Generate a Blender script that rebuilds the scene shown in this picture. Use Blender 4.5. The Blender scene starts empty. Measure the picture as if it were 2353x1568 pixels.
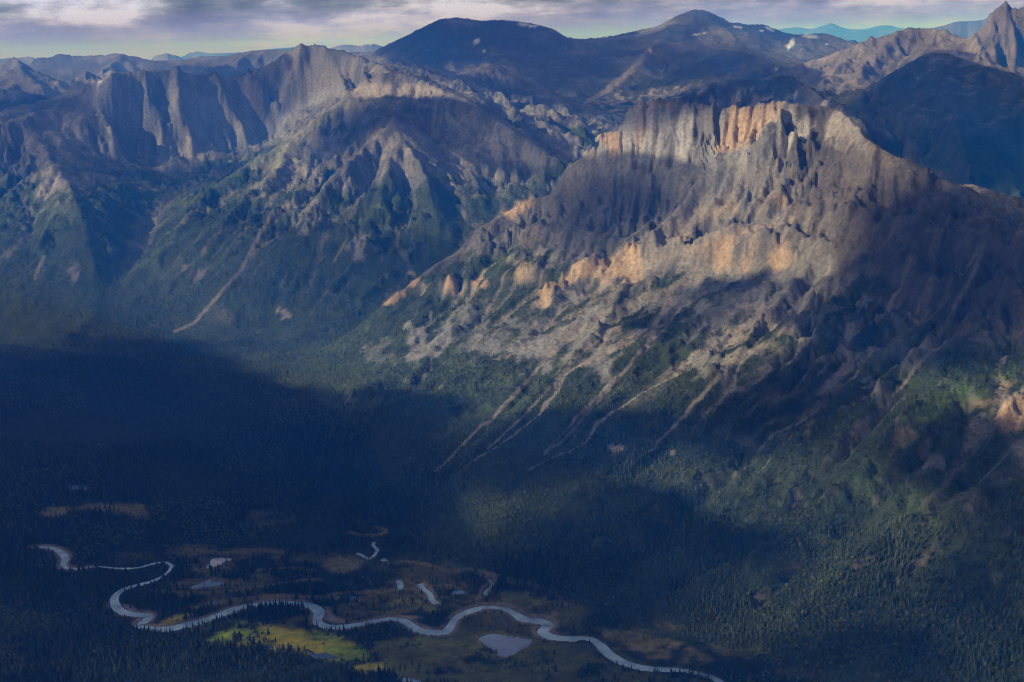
import bpy, math, random
import numpy as np
from mathutils import Matrix, Vector

sc = bpy.context.scene
col = sc.collection
R = math.radians
rng = np.random.default_rng(7)
random.seed(7)

# ------------------------------------------------------------------ camera
# control points are read off the photograph on a 2353 x 1568 raster
PW, PH, FOC = 2353.0, 1568.0, 2840.0
CAM_Z, PITCH, ROLL = 1300.0, R(13.54), R(-1.5)
cam = bpy.data.cameras.new('camera')
cam.sensor_width = 36.0
cam.lens = 36.0 * FOC / PW
cam.clip_start, cam.clip_end = 1.0, 200000.0
cam_ob = bpy.data.objects.new('camera', cam)
col.objects.link(cam_ob)
CAM_M = Matrix.Rotation(math.pi / 2 - PITCH, 4, 'X') @ Matrix.Rotation(ROLL, 4, 'Z')
cam_ob.matrix_world = Matrix.Translation((0, 0, CAM_Z)) @ CAM_M
sc.camera = cam_ob
CR = np.array(CAM_M.to_3x3())

# ------------------------------------------------------------------ sky, sun, exposure
SUN_EL = R(25)
SUN_DIR = np.array([-0.885 * math.cos(SUN_EL), -0.4656 * math.cos(SUN_EL), math.sin(SUN_EL)])
world = bpy.data.worlds.new('World')
sc.world = world
world.use_nodes = True
SKY_STRENGTH = 0.06
SUN_STRENGTH = 5.0
EXPOSURE = 0.1
HAZE_DENSITY = 7.6e-5
HAZE_COLOR = (0.004, 0.20, 1.0, 1)


def build_world():
    nt = world.node_tree
    nt.nodes.clear()
    N, L = nt.nodes, nt.links
    out = N.new('ShaderNodeOutputWorld')
    sky = N.new('ShaderNodeTexSky')
    sky.sky_type = 'NISHITA'
    sky.sun_disc = False
    sky.sun_elevation = SUN_EL
    sky.sun_rotation = math.atan2(SUN_DIR[0], SUN_DIR[1])
    sky.altitude = 2000
    bg = N.new('ShaderNodeBackground')
    bg.inputs['Strength'].default_value = SKY_STRENGTH
    L.new(sky.outputs[0], bg.inputs[0])
    # broken stratocumulus: noise on a cloud layer seen in perspective
    tc = N.new('ShaderNodeTexCoord')
    sep = N.new('ShaderNodeSeparateXYZ')
    L.new(tc.outputs['Generated'], sep.inputs[0])

    def m(op, a, b=None, clamp=False):
        n = N.new('ShaderNodeMath')
        n.operation = op
        n.use_clamp = clamp
        for i, v in enumerate((a, b)):
            if v is None:
                continue
            if isinstance(v, (int, float)):
                n.inputs[i].default_value = v
            else:
                L.new(v, n.inputs[i])
        return n.outputs[0]
    z = m('MAXIMUM', sep.outputs[2], 0.0)
    k = m('DIVIDE', 1.0, m('ADD', z, 0.10))
    cmb = N.new('ShaderNodeCombineXYZ')
    L.new(m('MULTIPLY', sep.outputs[0], k), cmb.inputs[0])
    L.new(m('MULTIPLY', sep.outputs[1], k), cmb.inputs[1])

    def noise(scale, detail, off):
        n = N.new('ShaderNodeTexNoise')
        n.noise_dimensions = '3D'
        n.inputs['Scale'].default_value = scale
        n.inputs['Detail'].default_value = detail
        n.inputs['Roughness'].default_value = 0.56
        mp = N.new('ShaderNodeMapping')
        mp.inputs['Location'].default_value = off
        L.new(cmb.outputs[0], mp.inputs[0])
        L.new(mp.outputs[0], n.inputs[0])
        return n.outputs[0]

    def ramp(v, stops):
        r = N.new('ShaderNodeValToRGB')
        e = r.color_ramp.elements
        while len(e) < len(stops):
            e.new(0.5)
        for i, (p, c) in enumerate(stops):
            e[i].position = p
            e[i].color = (*c, 1)
        L.new(v, r.inputs[0])
        return r.outputs[0]
    n2a = noise(1.1, 7, (7.3, 2.2, 4.1))
    pf = N.new('ShaderNodeTexNoise')
    pf.inputs['Scale'].default_value = 1.0
    pf.inputs['Detail'].default_value = 7
    pf.inputs['Roughness'].default_value = 0.64
    pm_ = N.new('ShaderNodeMapping')
    pm_.inputs['Scale'].default_value = (10, 10, 30)
    L.new(tc.outputs['Generated'], pm_.inputs[0])
    L.new(pm_.outputs[0], pf.inputs[0])
    n2 = m('ADD', m('MULTIPLY', n2a, 0.35), m('MULTIPLY', pf.outputs[0], 0.65))
    n1 = noise(0.8, 6, (3.1, 1.7, 0.3))
    cover = ramp(m('ADD', m('MULTIPLY', n1, 0.6), m('MULTIPLY', pf.outputs[0], 0.4)), [(0.22, (0, 0, 0)), (0.40, (1, 1, 1))])
    shade = ramp(n2, [(0.40, (0.11, 0.13, 0.215)), (0.475, (0.21, 0.24, 0.40)),
                      (0.525, (0.37, 0.40, 0.68)), (0.585, (0.66, 0.70, 1.25))])
    cl = N.new('ShaderNodeBackground')
    cl.inputs['Strength'].default_value = 1.0
    # cloud far off whitens towards the horizon
    hz = m('SUBTRACT', 1.0, m('DIVIDE', sep.outputs[2], 0.032), True)
    pale = N.new('ShaderNodeMix')
    pale.data_type = 'RGBA'
    L.new(m('MULTIPLY', hz, 0.9), pale.inputs[0])
    L.new(shade, pale.inputs[6])
    pale.inputs[7].default_value = (0.41, 0.36, 1.3, 1)
    L.new(pale.outputs[2], cl.inputs[0])
    mx = N.new('ShaderNodeMixShader')
    L.new(m('MAXIMUM', cover, 0.9), mx.inputs[0])
    L.new(bg.outputs[0], mx.inputs[1])
    L.new(cl.outputs[0], mx.inputs[2])
    L.new(mx.outputs[0], out.inputs[0])


build_world()
sun = bpy.data.lights.new('sun', 'SUN')
sun.energy = SUN_STRENGTH
sun.angle = R(0.53)
sun.color = (1.0, 0.90, 0.79)
sun_ob = bpy.data.objects.new('sun', sun)
sun_ob.rotation_euler = Vector(SUN_DIR).to_track_quat('Z', 'Y').to_euler()
sun_ob.location = (-4000, -1500, 4000)
col.objects.link(sun_ob)
sc.view_settings.view_transform = 'Standard'
sc.view_settings.look = 'None'
sc.view_settings.gamma = 1.0
sc.view_settings.use_curve_mapping = False
sc.view_settings.exposure = EXPOSURE
sc.render.engine = 'CYCLES'
sc.cycles.volume_bounces = 1
sc.cycles.transparent_max_bounces = 12
sc.cycles.max_bounces = 6
sc.cycles.diffuse_bounces = 3
sc.cycles.use_denoising = True
sc.cycles.denoiser = 'OPENIMAGEDENOISE'
sc.cycles.denoising_prefilter = 'NONE'
sc.cycles.filter_width = 1.2


# ------------------------------------------------------------------ projection
def ray(px, py):
    d = np.stack([(px - PW / 2) / FOC, -(py - PH / 2) / FOC, -np.ones_like(px)], -1)
    return d @ CR.T


def at_range(px, py, r_km):
    # forward distance in km, eased so that the camera's slight roll does not change the height meant
    d = ray(np.array(float(px)), np.array(float(py)))
    flat_dep = math.tan(PITCH + math.atan((py - PH / 2) / FOC))
    k = 1.0
    if flat_dep > 0.02 and -d[2] / d[1] > 0.02:
        k = min(1.1, max(0.9, flat_dep / (-d[2] / d[1])))
        k = 1 + (k - 1) * min(1, (flat_dep - 0.02) / 0.06)
    t = r_km * 1000.0 * k / d[1]
    return np.array([d[0] * t, d[1] * t, CAM_Z + d[2] * t])


def at_z(px, py, z=0.0):
    d = ray(np.array(float(px)), np.array(float(py)))
    t = (z - CAM_Z) / d[2]
    return np.array([d[0] * t, d[1] * t, z])


def project(X, Y, Z):
    P = np.stack([X, Y, Z - CAM_Z], -1) @ CR
    s = FOC / np.maximum(-P[..., 2], 1e-6)
    return PW / 2 + P[..., 0] * s, PH / 2 - P[..., 1] * s


# ------------------------------------------------------------------ noise
def hash2(i, j, s):
    h = (i.astype(np.int64) * 374761393 + j.astype(np.int64) * 668265263 + s * 974634777) & 0xFFFFFFFF
    h = ((h ^ (h >> 13)) * 1274126177) & 0xFFFFFFFF
    h = h ^ (h >> 16)
    return (h & 0xFFFFFF).astype(np.float32) / np.float32(0xFFFFFF)


def vnoise(x, y, s=0):
    xi, yi = np.floor(x), np.floor(y)
    fx, fy = (x - xi).astype(np.float32), (y - yi).astype(np.float32)
    fx = fx * fx * fx * (fx * (fx * 6 - 15) + 10)
    fy = fy * fy * fy * (fy * (fy * 6 - 15) + 10)
    xi, yi = xi.astype(np.int64), yi.astype(np.int64)
    a, b = hash2(xi, yi, s), hash2(xi + 1, yi, s)
    c, d = hash2(xi, yi + 1, s), hash2(xi + 1, yi + 1, s)
    return (a + (b - a) * fx) * (1 - fy) + (c + (d - c) * fx) * fy


def fbm(x, y, scale, octs=4, s=0, gain=0.5):
    t, a, tot = 0, 1.0, 0
    c_, s_ = math.cos(0.6), math.sin(0.6)
    u, v = x / scale, y / scale
    for o in range(octs):
        t = t + a * vnoise(u, v, s + o * 17)
        tot += a
        a *= gain
        u, v = (u * c_ - v * s_) * 2.03 + 5.1, (u * s_ + v * c_) * 2.03 + 1.7
    return t / tot * 2 - 1


def sstep(a, b, x):
    t = np.clip((x - a) / (b - a), 0, 1)
    return t * t * (3 - 2 * t)


# ------------------------------------------------------------------ relief skeleton
# Ridge crests, valley lines and slope toes.  P = pixel + range in km, Z = pixel + height, W = plan position + height
LINES = []


SOFT = set()


def level(owner, *pts):
    SOFT.add(len(LINES))
    return line(owner, *pts)


def line(owner, *pts):
    out = []
    for p in pts:
        if p[0] == 'W':
            out.append(np.array([p[1], p[2], p[3]], float))
        elif p[0] == 'Z':
            out.append(at_z(p[1], p[2], p[3]))
        else:
            px, py, r_ = p
            if owner == CRAG:          # the big face looks down to the left
                r_ += float(np.interp(px, [780, 1290, 1440, 1640, 1800, 1990, 2100, 2353], [0.1, 0.2, 0.17, 0.1, 0, -0.2, -0.25, -0.33]))
            out.append(at_range(px, py, r_))
    LINES.append((owner, np.array(out)))
    return np.array(out)


W = lambda x, y, z: ('W', x, y, z)
Z = lambda px, py, z: ('Z', px, py, z)
VALLEY, CRAG, CIRQUE, DOME, CONE, BROWN, DARK, JAG, RANGE, NEAR = range(10)

# --- the rocky mountain on the right (CRAG)
line(CRAG, (1297, 388, 5.17), (1316, 375, 5.17), (1354, 353, 5.18), (1379, 335, 5.18), (1382, 313, 5.18), (1392, 307, 5.18), (1398, 311, 5.18), (1405, 301, 5.18), (1411, 309, 5.18),
     (1416, 303, 5.18), (1425, 313, 5.18), (1432, 306, 5.19), (1436, 266, 5.20), (1443, 262, 5.20), (1449, 243, 5.2), (1459, 250, 5.2), (1467, 238, 5.2), (1478, 228, 5.2), (1488, 240, 5.2),
     (1497, 228, 5.2), (1508, 233, 5.2), (1516, 223, 5.2), (1526, 234, 5.2), (1540, 227, 5.2), (1564, 229, 5.2), (1594, 242, 5.19),
     (1601, 255, 5.18), (1607, 245, 5.18), (1632, 244, 5.17), (1643, 241, 5.16), (1648, 262, 5.16), (1662, 260, 5.16), (1672, 257, 5.16), (1686, 251, 5.16),
     (1709, 249, 5.16), (1722, 243, 5.16), (1728, 248, 5.16), (1745, 240, 5.16), (1770, 237, 5.16), (1797, 233, 5.16), (1815, 236, 5.16), (1860, 243, 5.2), (1905, 246, 5.25), (1935, 256, 5.25),
     (1962, 282, 5.2), (1992, 324, 5.12), (2040, 350, 5.05), (2087, 371, 5.0), (2154, 409, 4.95), (2215, 429, 4.9), (2276, 455, 4.85),
     (2322, 477, 4.8), (2360, 481, 4.75), W(2400, 3800, 560), W(2500, 2900, 610), W(2600, 1900, 600), W(2600, 900, 560))
line(CRAG, (1381, 353, 5.15), (1400, 350, 5.14), (1432, 375, 5.11), (1445, 386, 5.09), (1483, 394, 5.08), (1526, 404, 5.07), (1591, 390, 5.06), (1640, 346, 5.07), (1655, 350, 5.06),
     (1685, 354, 5.05), (1709, 350, 5.05), (1745, 320, 5.06), (1770, 285, 5.09), (1790, 262, 5.13))
line(CRAG, (1297, 388, 5.17), (1284, 431, 5.12), (1268, 456, 5.10), (1219, 459, 5.12), (1165, 486, 5.10), (1101, 523, 5.06), (1084, 537, 5.04),
     (1072, 560, 5.0), (1040, 585, 4.97), (1000, 607, 4.94), (930, 662, 4.9), (880, 698, 4.87), (840, 733, 4.84), (785, 772, 4.8))
# right shoulder plateau
# mid slopes: a first break and the treeline
level(CRAG, (1219, 520, 4.93), (1300, 520, 4.86), (1400, 530, 4.78), (1500, 520, 4.78), (1600, 480, 4.79), (1700, 455, 4.8), (1800, 455, 4.75), (1950, 470, 4.63), (2100, 495, 4.5), (2250, 530, 4.4), (2353, 560, 4.3))
# lower cliff band: brow and foot
level(CRAG, (1000, 640, 4.80), (1110, 640, 4.72), (1200, 605, 4.68), (1290, 612, 4.62), (1330, 592, 4.61), (1400, 585, 4.60), (1450, 560, 4.61), (1560, 550, 4.59), (1600, 560, 4.57), (1690, 535, 4.56),
     (1745, 519, 4.55), (1800, 530, 4.52), (1850, 545, 4.48), (1950, 585, 4.4), (2100, 610, 4.27), (2250, 640, 4.12), (2353, 670, 4.02))
level(CRAG, (1000, 672, 4.77), (1110, 672, 4.69), (1200, 645, 4.65), (1290, 665, 4.57), (1330, 655, 4.55), (1400, 645, 4.54), (1450, 622, 4.54), (1560, 605, 4.53), (1600, 620, 4.5), (1690, 615, 4.48),
     (1745, 612, 4.46), (1800, 612, 4.43), (1850, 607, 4.41), (1950, 640, 4.33), (2100, 665, 4.2))
TOE = line(VALLEY, Z(200, 812, 12), Z(420, 835, 8), Z(560, 862, 6), Z(690, 905, 4), Z(780, 965, 4), Z(880, 1080, 4), Z(950, 1200, 4), Z(1010, 1285, 4), Z(1250, 1362, 3), Z(1420, 1440, 3),
           Z(1660, 1492, 3), Z(1880, 1568, 3), W(860, 1850, 4), W(1150, 1200, 4), W(1300, 700, 4))
level(CRAG, W(-600, 4350, 110), W(-260, 3850, 125), W(60, 3420, 125), W(420, 3050, 120), W(800, 2620, 110), W(1130, 2230, 105), W(1380, 1800, 110), W(1600, 1200, 110))
# --- near hill, bottom left
line(VALLEY, W(-4000, 2950, 4), Z(-100, 1395, 4), Z(0, 1398, 4), Z(150, 1420, 4), Z(330, 1448, 3), Z(480, 1478, 3), Z(620, 1512, 3), Z(760, 1545, 3), Z(860, 1575, 3), Z(920, 1640, 3), W(100, 1500, 4), W(300, 1100, 4))
level(NEAR, W(-3200, 1700, 420), W(-2200, 1650, 330), W(-1300, 1660, 230), W(-800, 1690, 165), W(-420, 1640, 100), W(-150, 1500, 60))
# --- the cirque mountain on the left
line(CIRQUE, W(-6200, 6200, 1150), W(-4600, 6500, 1040), (0, 290, 7.3), (60, 270, 7.5), (105, 255, 7.85), (150, 235, 8.05), (190, 213, 8.2), (225, 190, 8.33), (252, 174, 8.42), (300, 167, 8.55), (350, 165, 8.64), (405, 160, 8.73), (450, 170, 8.8),
     (520, 178, 8.9), (575, 172, 8.97), (620, 150, 9.07), (660, 124, 9.15), (695, 105, 9.2), (725, 102, 9.2), (760, 112, 9.1), (800, 122, 9.0), (850, 141, 8.8),
     (880, 151, 8.6), (905, 150, 8.7), (935, 137, 8.9), (960, 148, 9.0), (1000, 163, 9.1), (1050, 172, 9.2), (1090, 158, 9.3), (1127, 145, 9.4), (1150, 152, 9.4), (1180, 165, 9.35), (1230, 192, 9.2),
     (1300, 225, 9.05), (1360, 255, 8.85), (1432, 291, 8.6))
line(CIRQUE, (880, 151, 8.6), (888, 162, 8.0), (905, 168, 7.9))
line(CIRQUE, (105, 255, 7.85), (95, 320, 7.2), (125, 380, 6.75), (158, 425, 6.45), (185, 490, 6.15), (205, 550, 5.92), (215, 610, 5.74))
line(CIRQUE, (0, 290, 7.3), (-40, 400, 6.8), (-60, 520, 6.2))
line(VALLEY, (60, 460, 6.55), (80, 540, 6.12))
# headwall foot, cirque floor and the valley out of it
line(VALLEY, (640, 300, 8.3), (600, 325, 8.15), (560, 348, 7.95), (500, 398, 7.55), (420, 448, 7.1), (350, 488, 6.8), (348, 522, 6.6), (338, 572, 6.22), (288, 642, 5.82), (228, 714, 5.5), (150, 765, 5.3))
level(CIRQUE, (300, 360, 7.6), (380, 400, 7.5), (460, 380, 7.65), (540, 320, 8.05), (620, 275, 8.4), (700, 240, 8.6), (760, 225, 8.6), (820, 195, 8.4))
# spur with the lit face (B)
line(CIRQUE, (905, 168, 7.9), (875, 172, 7.8), (850, 192, 7.7), (820, 210, 7.6), (745, 262, 7.3), (662, 320, 7.1), (600, 363, 6.95), (520, 410, 6.75), (450, 452, 6.5), (400, 508, 6.25), (350, 590, 5.95), (292, 650, 5.7))
line(CIRQUE, (905, 168, 7.9), (950, 176, 7.8), (1000, 200, 7.6), (1060, 225, 7.45), (1110, 252, 7.3), (1180, 300, 7.15), (1250, 345, 7.0), (1305, 392, 6.85))
level(CIRQUE, (840, 232, 7.45), (900, 236, 7.4), (970, 236, 7.4), (1020, 232, 7.42))
# pyramid spur
line(CIRQUE, (905, 250, 7.2), (905, 288, 6.75), (880, 305, 6.66), (850, 330, 6.55), (790, 378, 6.35), (755, 412, 6.25), (720, 470, 6.05), (685, 545, 5.85))
line(CIRQUE, (905, 288, 6.75), (905, 340, 6.55), (893, 380, 6.4), (882, 430, 6.25), (860, 490, 6.05), (820, 560, 5.82))
line(CIRQUE, (905, 288, 6.75), (930, 330, 6.6), (965, 372, 6.45), (985, 420, 6.3), (1000, 480, 6.1), (1010, 520, 5.98))
line(CIRQUE, (905, 288, 6.75), (960, 330, 6.68), (1010, 385, 6.6), (1060, 440, 6.45), (1110, 495, 6.25))
line(VALLEY, (845, 285, 7.0), (800, 330, 6.85), (745, 405, 6.55), (665, 470, 6.25), (625, 492, 6.13), (590, 550, 5.9), (552, 620, 5.66), (500, 680, 5.47))
line(VALLEY, (858, 380, 6.42), (832, 440, 6.2), (800, 510, 5.97), (760, 590, 5.7))
line(VALLEY, (925, 400, 6.38), (940, 450, 6.2), (945, 510, 5.98))
line(VALLEY, (1000, 320, 6.95), (1060, 375, 6.75), (1110, 430, 6.5), (1150, 480, 6.3))
line(CIRQUE, (660, 322, 7.1), (650, 375, 6.75), (610, 410, 6.55), (560, 450, 6.35), (520, 500, 6.15), (490, 570, 5.9), (440, 640, 5.66))
line(CIRQUE, (820, 560, 5.82), (780, 620, 5.6))
line(CIRQUE, (685, 545, 5.85), (640, 610, 5.64))
line(VALLEY, Z(-500, 790, 10), Z(0, 792, 10), Z(200, 780, 10), Z(400, 785, 10), Z(560, 790, 10), Z(640, 795, 10))
# gap between the two mountains
line(VALLEY, (640, 800, 5.12), (785, 785, 5.1), (900, 725, 5.3), (1000, 660, 5.55), (1090, 590, 5.9), (1180, 510, 6.2), (1290, 410, 6.75), (1380, 340, 7.4), (1440, 300, 8.1), W(1000, 9000, 730), W(900, 10200, 780))
line(VALLEY, W(480, 7000, 600), W(1200, 6500, 520), W(2000, 6050, 440), W(2700, 5700, 400), W(3600, 5200, 380))
line(VALLEY, W(-5500, 9800, 700), W(-3500, 10600, 720), W(-1200, 11000, 740), W(300, 10600, 760), W(900, 10200, 780), W(2000, 10300, 760), W(3200, 9900, 720), W(5200, 8600, 600))
# crag behind the left summit
line(CIRQUE, (60, 245, 9.0), (110, 235, 9.2), (155, 212, 9.6), (180, 180, 9.8), (200, 164, 9.9), (208, 163, 9.9), (218, 178, 9.9), (235, 172, 9.9), (258, 158, 9.9), (275, 168, 9.9), (300, 180, 9.9), (340, 190, 10.0))
# --- dark jagged ridge and dark mountain behind the rocky one
line(JAG, (1500, 262, 7.9), (1560, 228, 7.9), (1600, 210, 7.85), (1630, 196, 7.8), (1650, 193, 7.8), (1690, 184, 7.8), (1712, 188, 7.8), (1730, 180, 7.8), (1750, 187, 7.8), (1770, 187, 7.75), (1785, 178, 7.75), (1800, 173, 7.7), (1818, 175, 7.7),
     (1850, 200, 7.6), (1885, 222, 7.45), (1922, 246, 7.3), (1990, 300, 7.0))
line(DARK, (1915, 248, 7.5), (1960, 222, 7.5), (2000, 200, 7.5), (2080, 151, 7.5), (2125, 126, 7.5), (2148, 121, 7.5), (2175, 122, 7.5), (2225, 140, 7.35), (2290, 160, 7.2), (2353, 184, 7.1), W(3300, 5900, 1080), W(4200, 5500, 1120))
line(DARK, (2160, 122, 7.5), (2180, 200, 7.2), (2200, 300, 6.9), (2230, 400, 6.5))
line(VALLEY, (1905, 262, 7.45), W(1700, 6700, 600), W(1900, 6200, 450))
line(VALLEY, (2353, 425, 6.5), (2310, 440, 6.35), (2270, 465, 6.1))
# --- brown ridge and rock peak
line(BROWN, (1640, 225, 10.2), (1720, 190, 10.0), (1800, 165, 9.8), (1870, 140, 9.7), (1960, 106, 9.6), (2020, 86, 9.6), (2070, 72, 9.6), (2130, 68, 9.6), (2180, 76, 9.5), (2222, 90, 9.4), (2240, 78, 9.4), (2252, 66, 9.4), (2264, 58, 9.4), (2272, 38, 9.4), (2284, 34, 9.4), (2300, 14, 9.4), (2312, 11, 9.4), (2325, 22, 9.4), (2340, 20, 9.4),
     (2356, 30, 9.4), (2420, 60, 9.4), (2520, 40, 9.4), (2700, 70, 9.4))
line(BROWN, (2222, 90, 9.4), (2150, 118, 9.1), (2090, 165, 8.8), (1990, 235, 8.3))
line(BROWN, (2060, 73, 9.6), (2000, 130, 9.2), (1950, 190, 8.8), (1915, 235, 8.4))
line(VALLEY, (2085, 110, 9.3), (2030, 165, 8.95), (1975, 220, 8.5))
# --- domes far behind
line(DOME, (860, 118, 13.4), (880, 108, 13.3), (940, 80, 13.1), (1010, 45, 13.0), (1040, 40, 13.0), (1075, 43, 13.0), (1105, 48, 13.0), (1140, 46, 13.0), (1180, 48, 13.0), (1230, 55, 13.0), (1275, 68, 12.9), (1310, 92, 12.8), (1345, 110, 12.7), (1420, 125, 12.6), (1500, 130, 12.4))
line(DOME, (1040, 40, 13.0), (1010, 90, 12.4), (960, 130, 11.8), (930, 150, 11.4))
line(DOME, (1230, 55, 13.0), (1270, 120, 12.3), (1310, 190, 11.3), (1340, 240, 10.6))
line(CONE, (1345, 110, 15), (1400, 90, 14.8), (1450, 74, 14.6), (1510, 62, 14.4), (1560, 35, 14.2), (1585, 25, 14.2), (1600, 22, 14.2), (1618, 23, 14.2), (1650, 36, 14.2), (1680, 53, 14.1), (1720, 58, 14.1), (1760, 57, 14.0), (1800, 75, 13.8), (1830, 80, 13.7), (1880, 77, 13.6), (1905, 78, 13.6), (1940, 92, 13.4), (1980, 105, 13.2), (2050, 130, 13))
line(CONE, (1540, 60, 14.0), (1527, 85, 13.2), (1510, 100, 12.8), (1488, 120, 12.3), (1455, 160, 11.7), (1400, 205, 11.2), (1345, 236, 10.8))
line(CONE, (1560, 60, 13.9), (1590, 100, 13.0), (1640, 112, 12.3), (1700, 120, 11.9), (1760, 140, 11.5), (1800, 157, 11.2))
line(VALLEY, (1530, 150, 12.2), (1500, 200, 11.3), (1480, 245, 10.6))
line(CONE, (1760, 60, 13.8), (1735, 95, 13.2), (1750, 130, 12.5))
line(CONE, (1860, 82, 13.6), (1850, 110, 13.0), (1840, 135, 12.4))
# --- ranges towards the horizon
line(RANGE, (-200, 150, 15), (-80, 160, 14.6), (0, 148, 14.2), (15, 136, 14.2), (30, 129, 14.2), (45, 137, 14.1), (62, 150, 14.0), (140, 190, 13.0))
line(RANGE, (30, 129, 14.2), (60, 175, 13.3), (100, 205, 12.6))
line(RANGE, (-200, 232, 11.0), (0, 205, 11.2), (50, 214, 11.2), (110, 222, 11.0))
line(RANGE, (70, 138, 17), (95, 126, 17), (125, 120, 17), (150, 122, 17), (200, 129, 16.8), (245, 123, 16.6), (290, 122, 16.4), (330, 136, 16.0), (395, 152, 15.5), (450, 165, 15))
line(RANGE, (290, 122, 16.4), (250, 150, 15.2), (190, 172, 14.2))
line(RANGE, (400, 150, 17), (420, 138, 17), (445, 128, 17), (480, 127, 17), (520, 130, 16.5), (560, 120, 16.2), (583, 117, 16), (640, 113, 15.6), (692, 108, 15.2), (760, 118, 14.6), (830, 122, 14.2))
line(RANGE, (583, 117, 16), (540, 140, 15), (470, 155, 14))
line(RANGE, (350, 131, 27), (375, 122, 26), (395, 120, 26), (430, 130, 26))
line(RANGE, (425, 125, 38), (455, 117, 37), (480, 124, 37), (540, 122, 37), (590, 116, 37), (640, 112, 37), (700, 105, 37))
line(RANGE, (740, 108, 22), (760, 101, 22), (785, 99, 22), (825, 107, 22), (845, 101, 21), (859, 97, 21), (880, 108, 21), (930, 115, 20))
line(RANGE, (-200, 138, 24), (0, 136, 24), (60, 130, 24), (80, 131, 23))
line(RANGE, (1330, 92, 23), (1390, 84, 22), (1450, 74, 21), (1520, 66, 20), (1600, 70, 19))
line(RANGE, (1900, 95, 18), (1950, 89, 18), (2000, 86, 18), (2040, 78, 18), (2070, 74, 18), (2140, 80, 17))
line(RANGE, (2080, 72, 21), (2110, 65, 21), (2160, 57, 21), (2200, 50, 21), (2240, 42, 21), (2330, 48, 21), (2450, 40, 21))
line(RANGE, (1780, 68, 42), (1820, 62, 42), (1835, 60, 42), (1860, 68, 42), (1890, 58, 42), (1912, 51, 42), (1940, 66, 42), (1985, 68, 42), (2010, 60, 42), (2050, 57, 42), (2075, 66, 42), (2120, 62, 42))
for rr_, zz_, a0, a1 in ((12600, 690, -0.46, -0.17), (15600, 800, -0.46, -0.20), (18600, 640, -0.5, 0.5), (12000, 760, 0.30, 0.46), (16300, 800, 0.02, 0.46)):
    level(VALLEY, *[W(rr_ * (1 + 0.02 * math.sin(9 * a)) * math.sin(a), rr_ * (1 + 0.02 * math.sin(9 * a)) * math.cos(a), zz_ + 60 * math.sin(23 * a)) for a in np.linspace(a0, a1, 12)])
for yy, zz in ((19500, 560), (25500, 600), (33000, 650), (46000, 700), (60000, 650)):
    level(RANGE, W(-0.66 * yy, yy * 0.95, zz), W(-0.3 * yy, yy, zz), W(0, yy * 1.03, zz), W(0.3 * yy, yy, zz), W(0.66 * yy, yy * 0.95, zz))

# --- solve: relief between the lines, on a grid in (bearing, log range)
TH0, DTH = -0.64, 0.0016
LR0, DLR = math.log(1400.0), 0.0022
NT = int(1.28 / DTH) + 1
NR = int((math.log(62000.0) - LR0) / DLR) + 1
vp = np.array([at_z(-100, 1395)[:2], at_z(0, 1398)[:2], at_z(330, 1448)[:2], at_z(620, 1512)[:2], at_z(860, 1575)[:2], at_z(920, 1640)[:2], (100, 1500), (300, 1100), (300, 100), (1300, 100), (1300, 700), (1150, 1200), (860, 1850)])
vp = np.concatenate([[(-9000, 2950)], vp, TOE[::-1, :2], [at_z(0, 792)[:2], at_z(-500, 790)[:2], (-9000, 4800)]])


def in_poly(x, y, poly):
    c = np.zeros(x.shape, bool)
    n = len(poly)
    for i in range(n):
        x0, y0 = poly[i]
        x1, y1 = poly[(i + 1) % n]
        if y0 == y1:
            continue
        c ^= ((y0 > y) != (y1 > y)) & (x < (x1 - x0) * (y - y0) / (y1 - y0) + x0)
    return c


def raster(nt, nr, dth, dlr, want_owner=False):
    acc = np.zeros((nr, nt))
    cnt = np.zeros((nr, nt))
    own = -np.ones((nr, nt), np.int32)
    for o, p in LINES:
        for a, b in zip(p[:-1], p[1:]):
            ta, tb = math.atan2(a[0], a[1]), math.atan2(b[0], b[1])
            ra, rb = math.log(math.hypot(a[0], a[1])), math.log(math.hypot(b[0], b[1]))
            n = int(max(abs(ta - tb) / dth, abs(ra - rb) / dlr) * 2) + 2
            t = np.linspace(0, 1, n)
            x, y, z = (a[k] + (b[k] - a[k]) * t for k in range(3))
            i = np.round((np.log(np.hypot(x, y)) - LR0) / dlr).astype(int)
            j = np.round((np.arctan2(x, y) - TH0) / dth).astype(int)
            ok = (i >= 0) & (i < nr) & (j >= 0) & (j < nt)
            np.add.at(acc, (i[ok], j[ok]), z[ok])
            np.add.at(cnt, (i[ok], j[ok]), 1)
            own[i[ok], j[ok]] = o
    th = TH0 + np.arange(nt) * dth
    rr = np.exp(LR0 + np.arange(nr) * dlr)
    gx, gy = rr[:, None] * np.sin(th), rr[:, None] * np.cos(th)
    flat = in_poly(gx, gy, vp)
    cnt_f = cnt > 0
    acc[cnt_f] /= cnt[cnt_f]
    acc[flat] = 3.0
    own[flat] = VALLEY
    return acc, cnt_f | flat, own, cnt_f & ~flat


def up2(a, shape):
    n, m = a.shape
    yi = np.linspace(0, n - 1, shape[0])
    xi = np.linspace(0, m - 1, shape[1])
    y0 = np.minimum(yi.astype(int), n - 2)
    x0 = np.minimum(xi.astype(int), m - 2)
    fy, fx = (yi - y0)[:, None], (xi - x0)[None]
    A = a[y0] * (1 - fy) + a[y0 + 1] * fy
    return A[:, x0] * (1 - fx) + A[:, x0 + 1] * fx


def nb(a):
    p = np.pad(a, 1, mode='edge')
    return (p[:-2, 1:-1] + p[2:, 1:-1] + p[1:-1, :-2] + p[1:-1, 2:]) * 0.25


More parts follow.
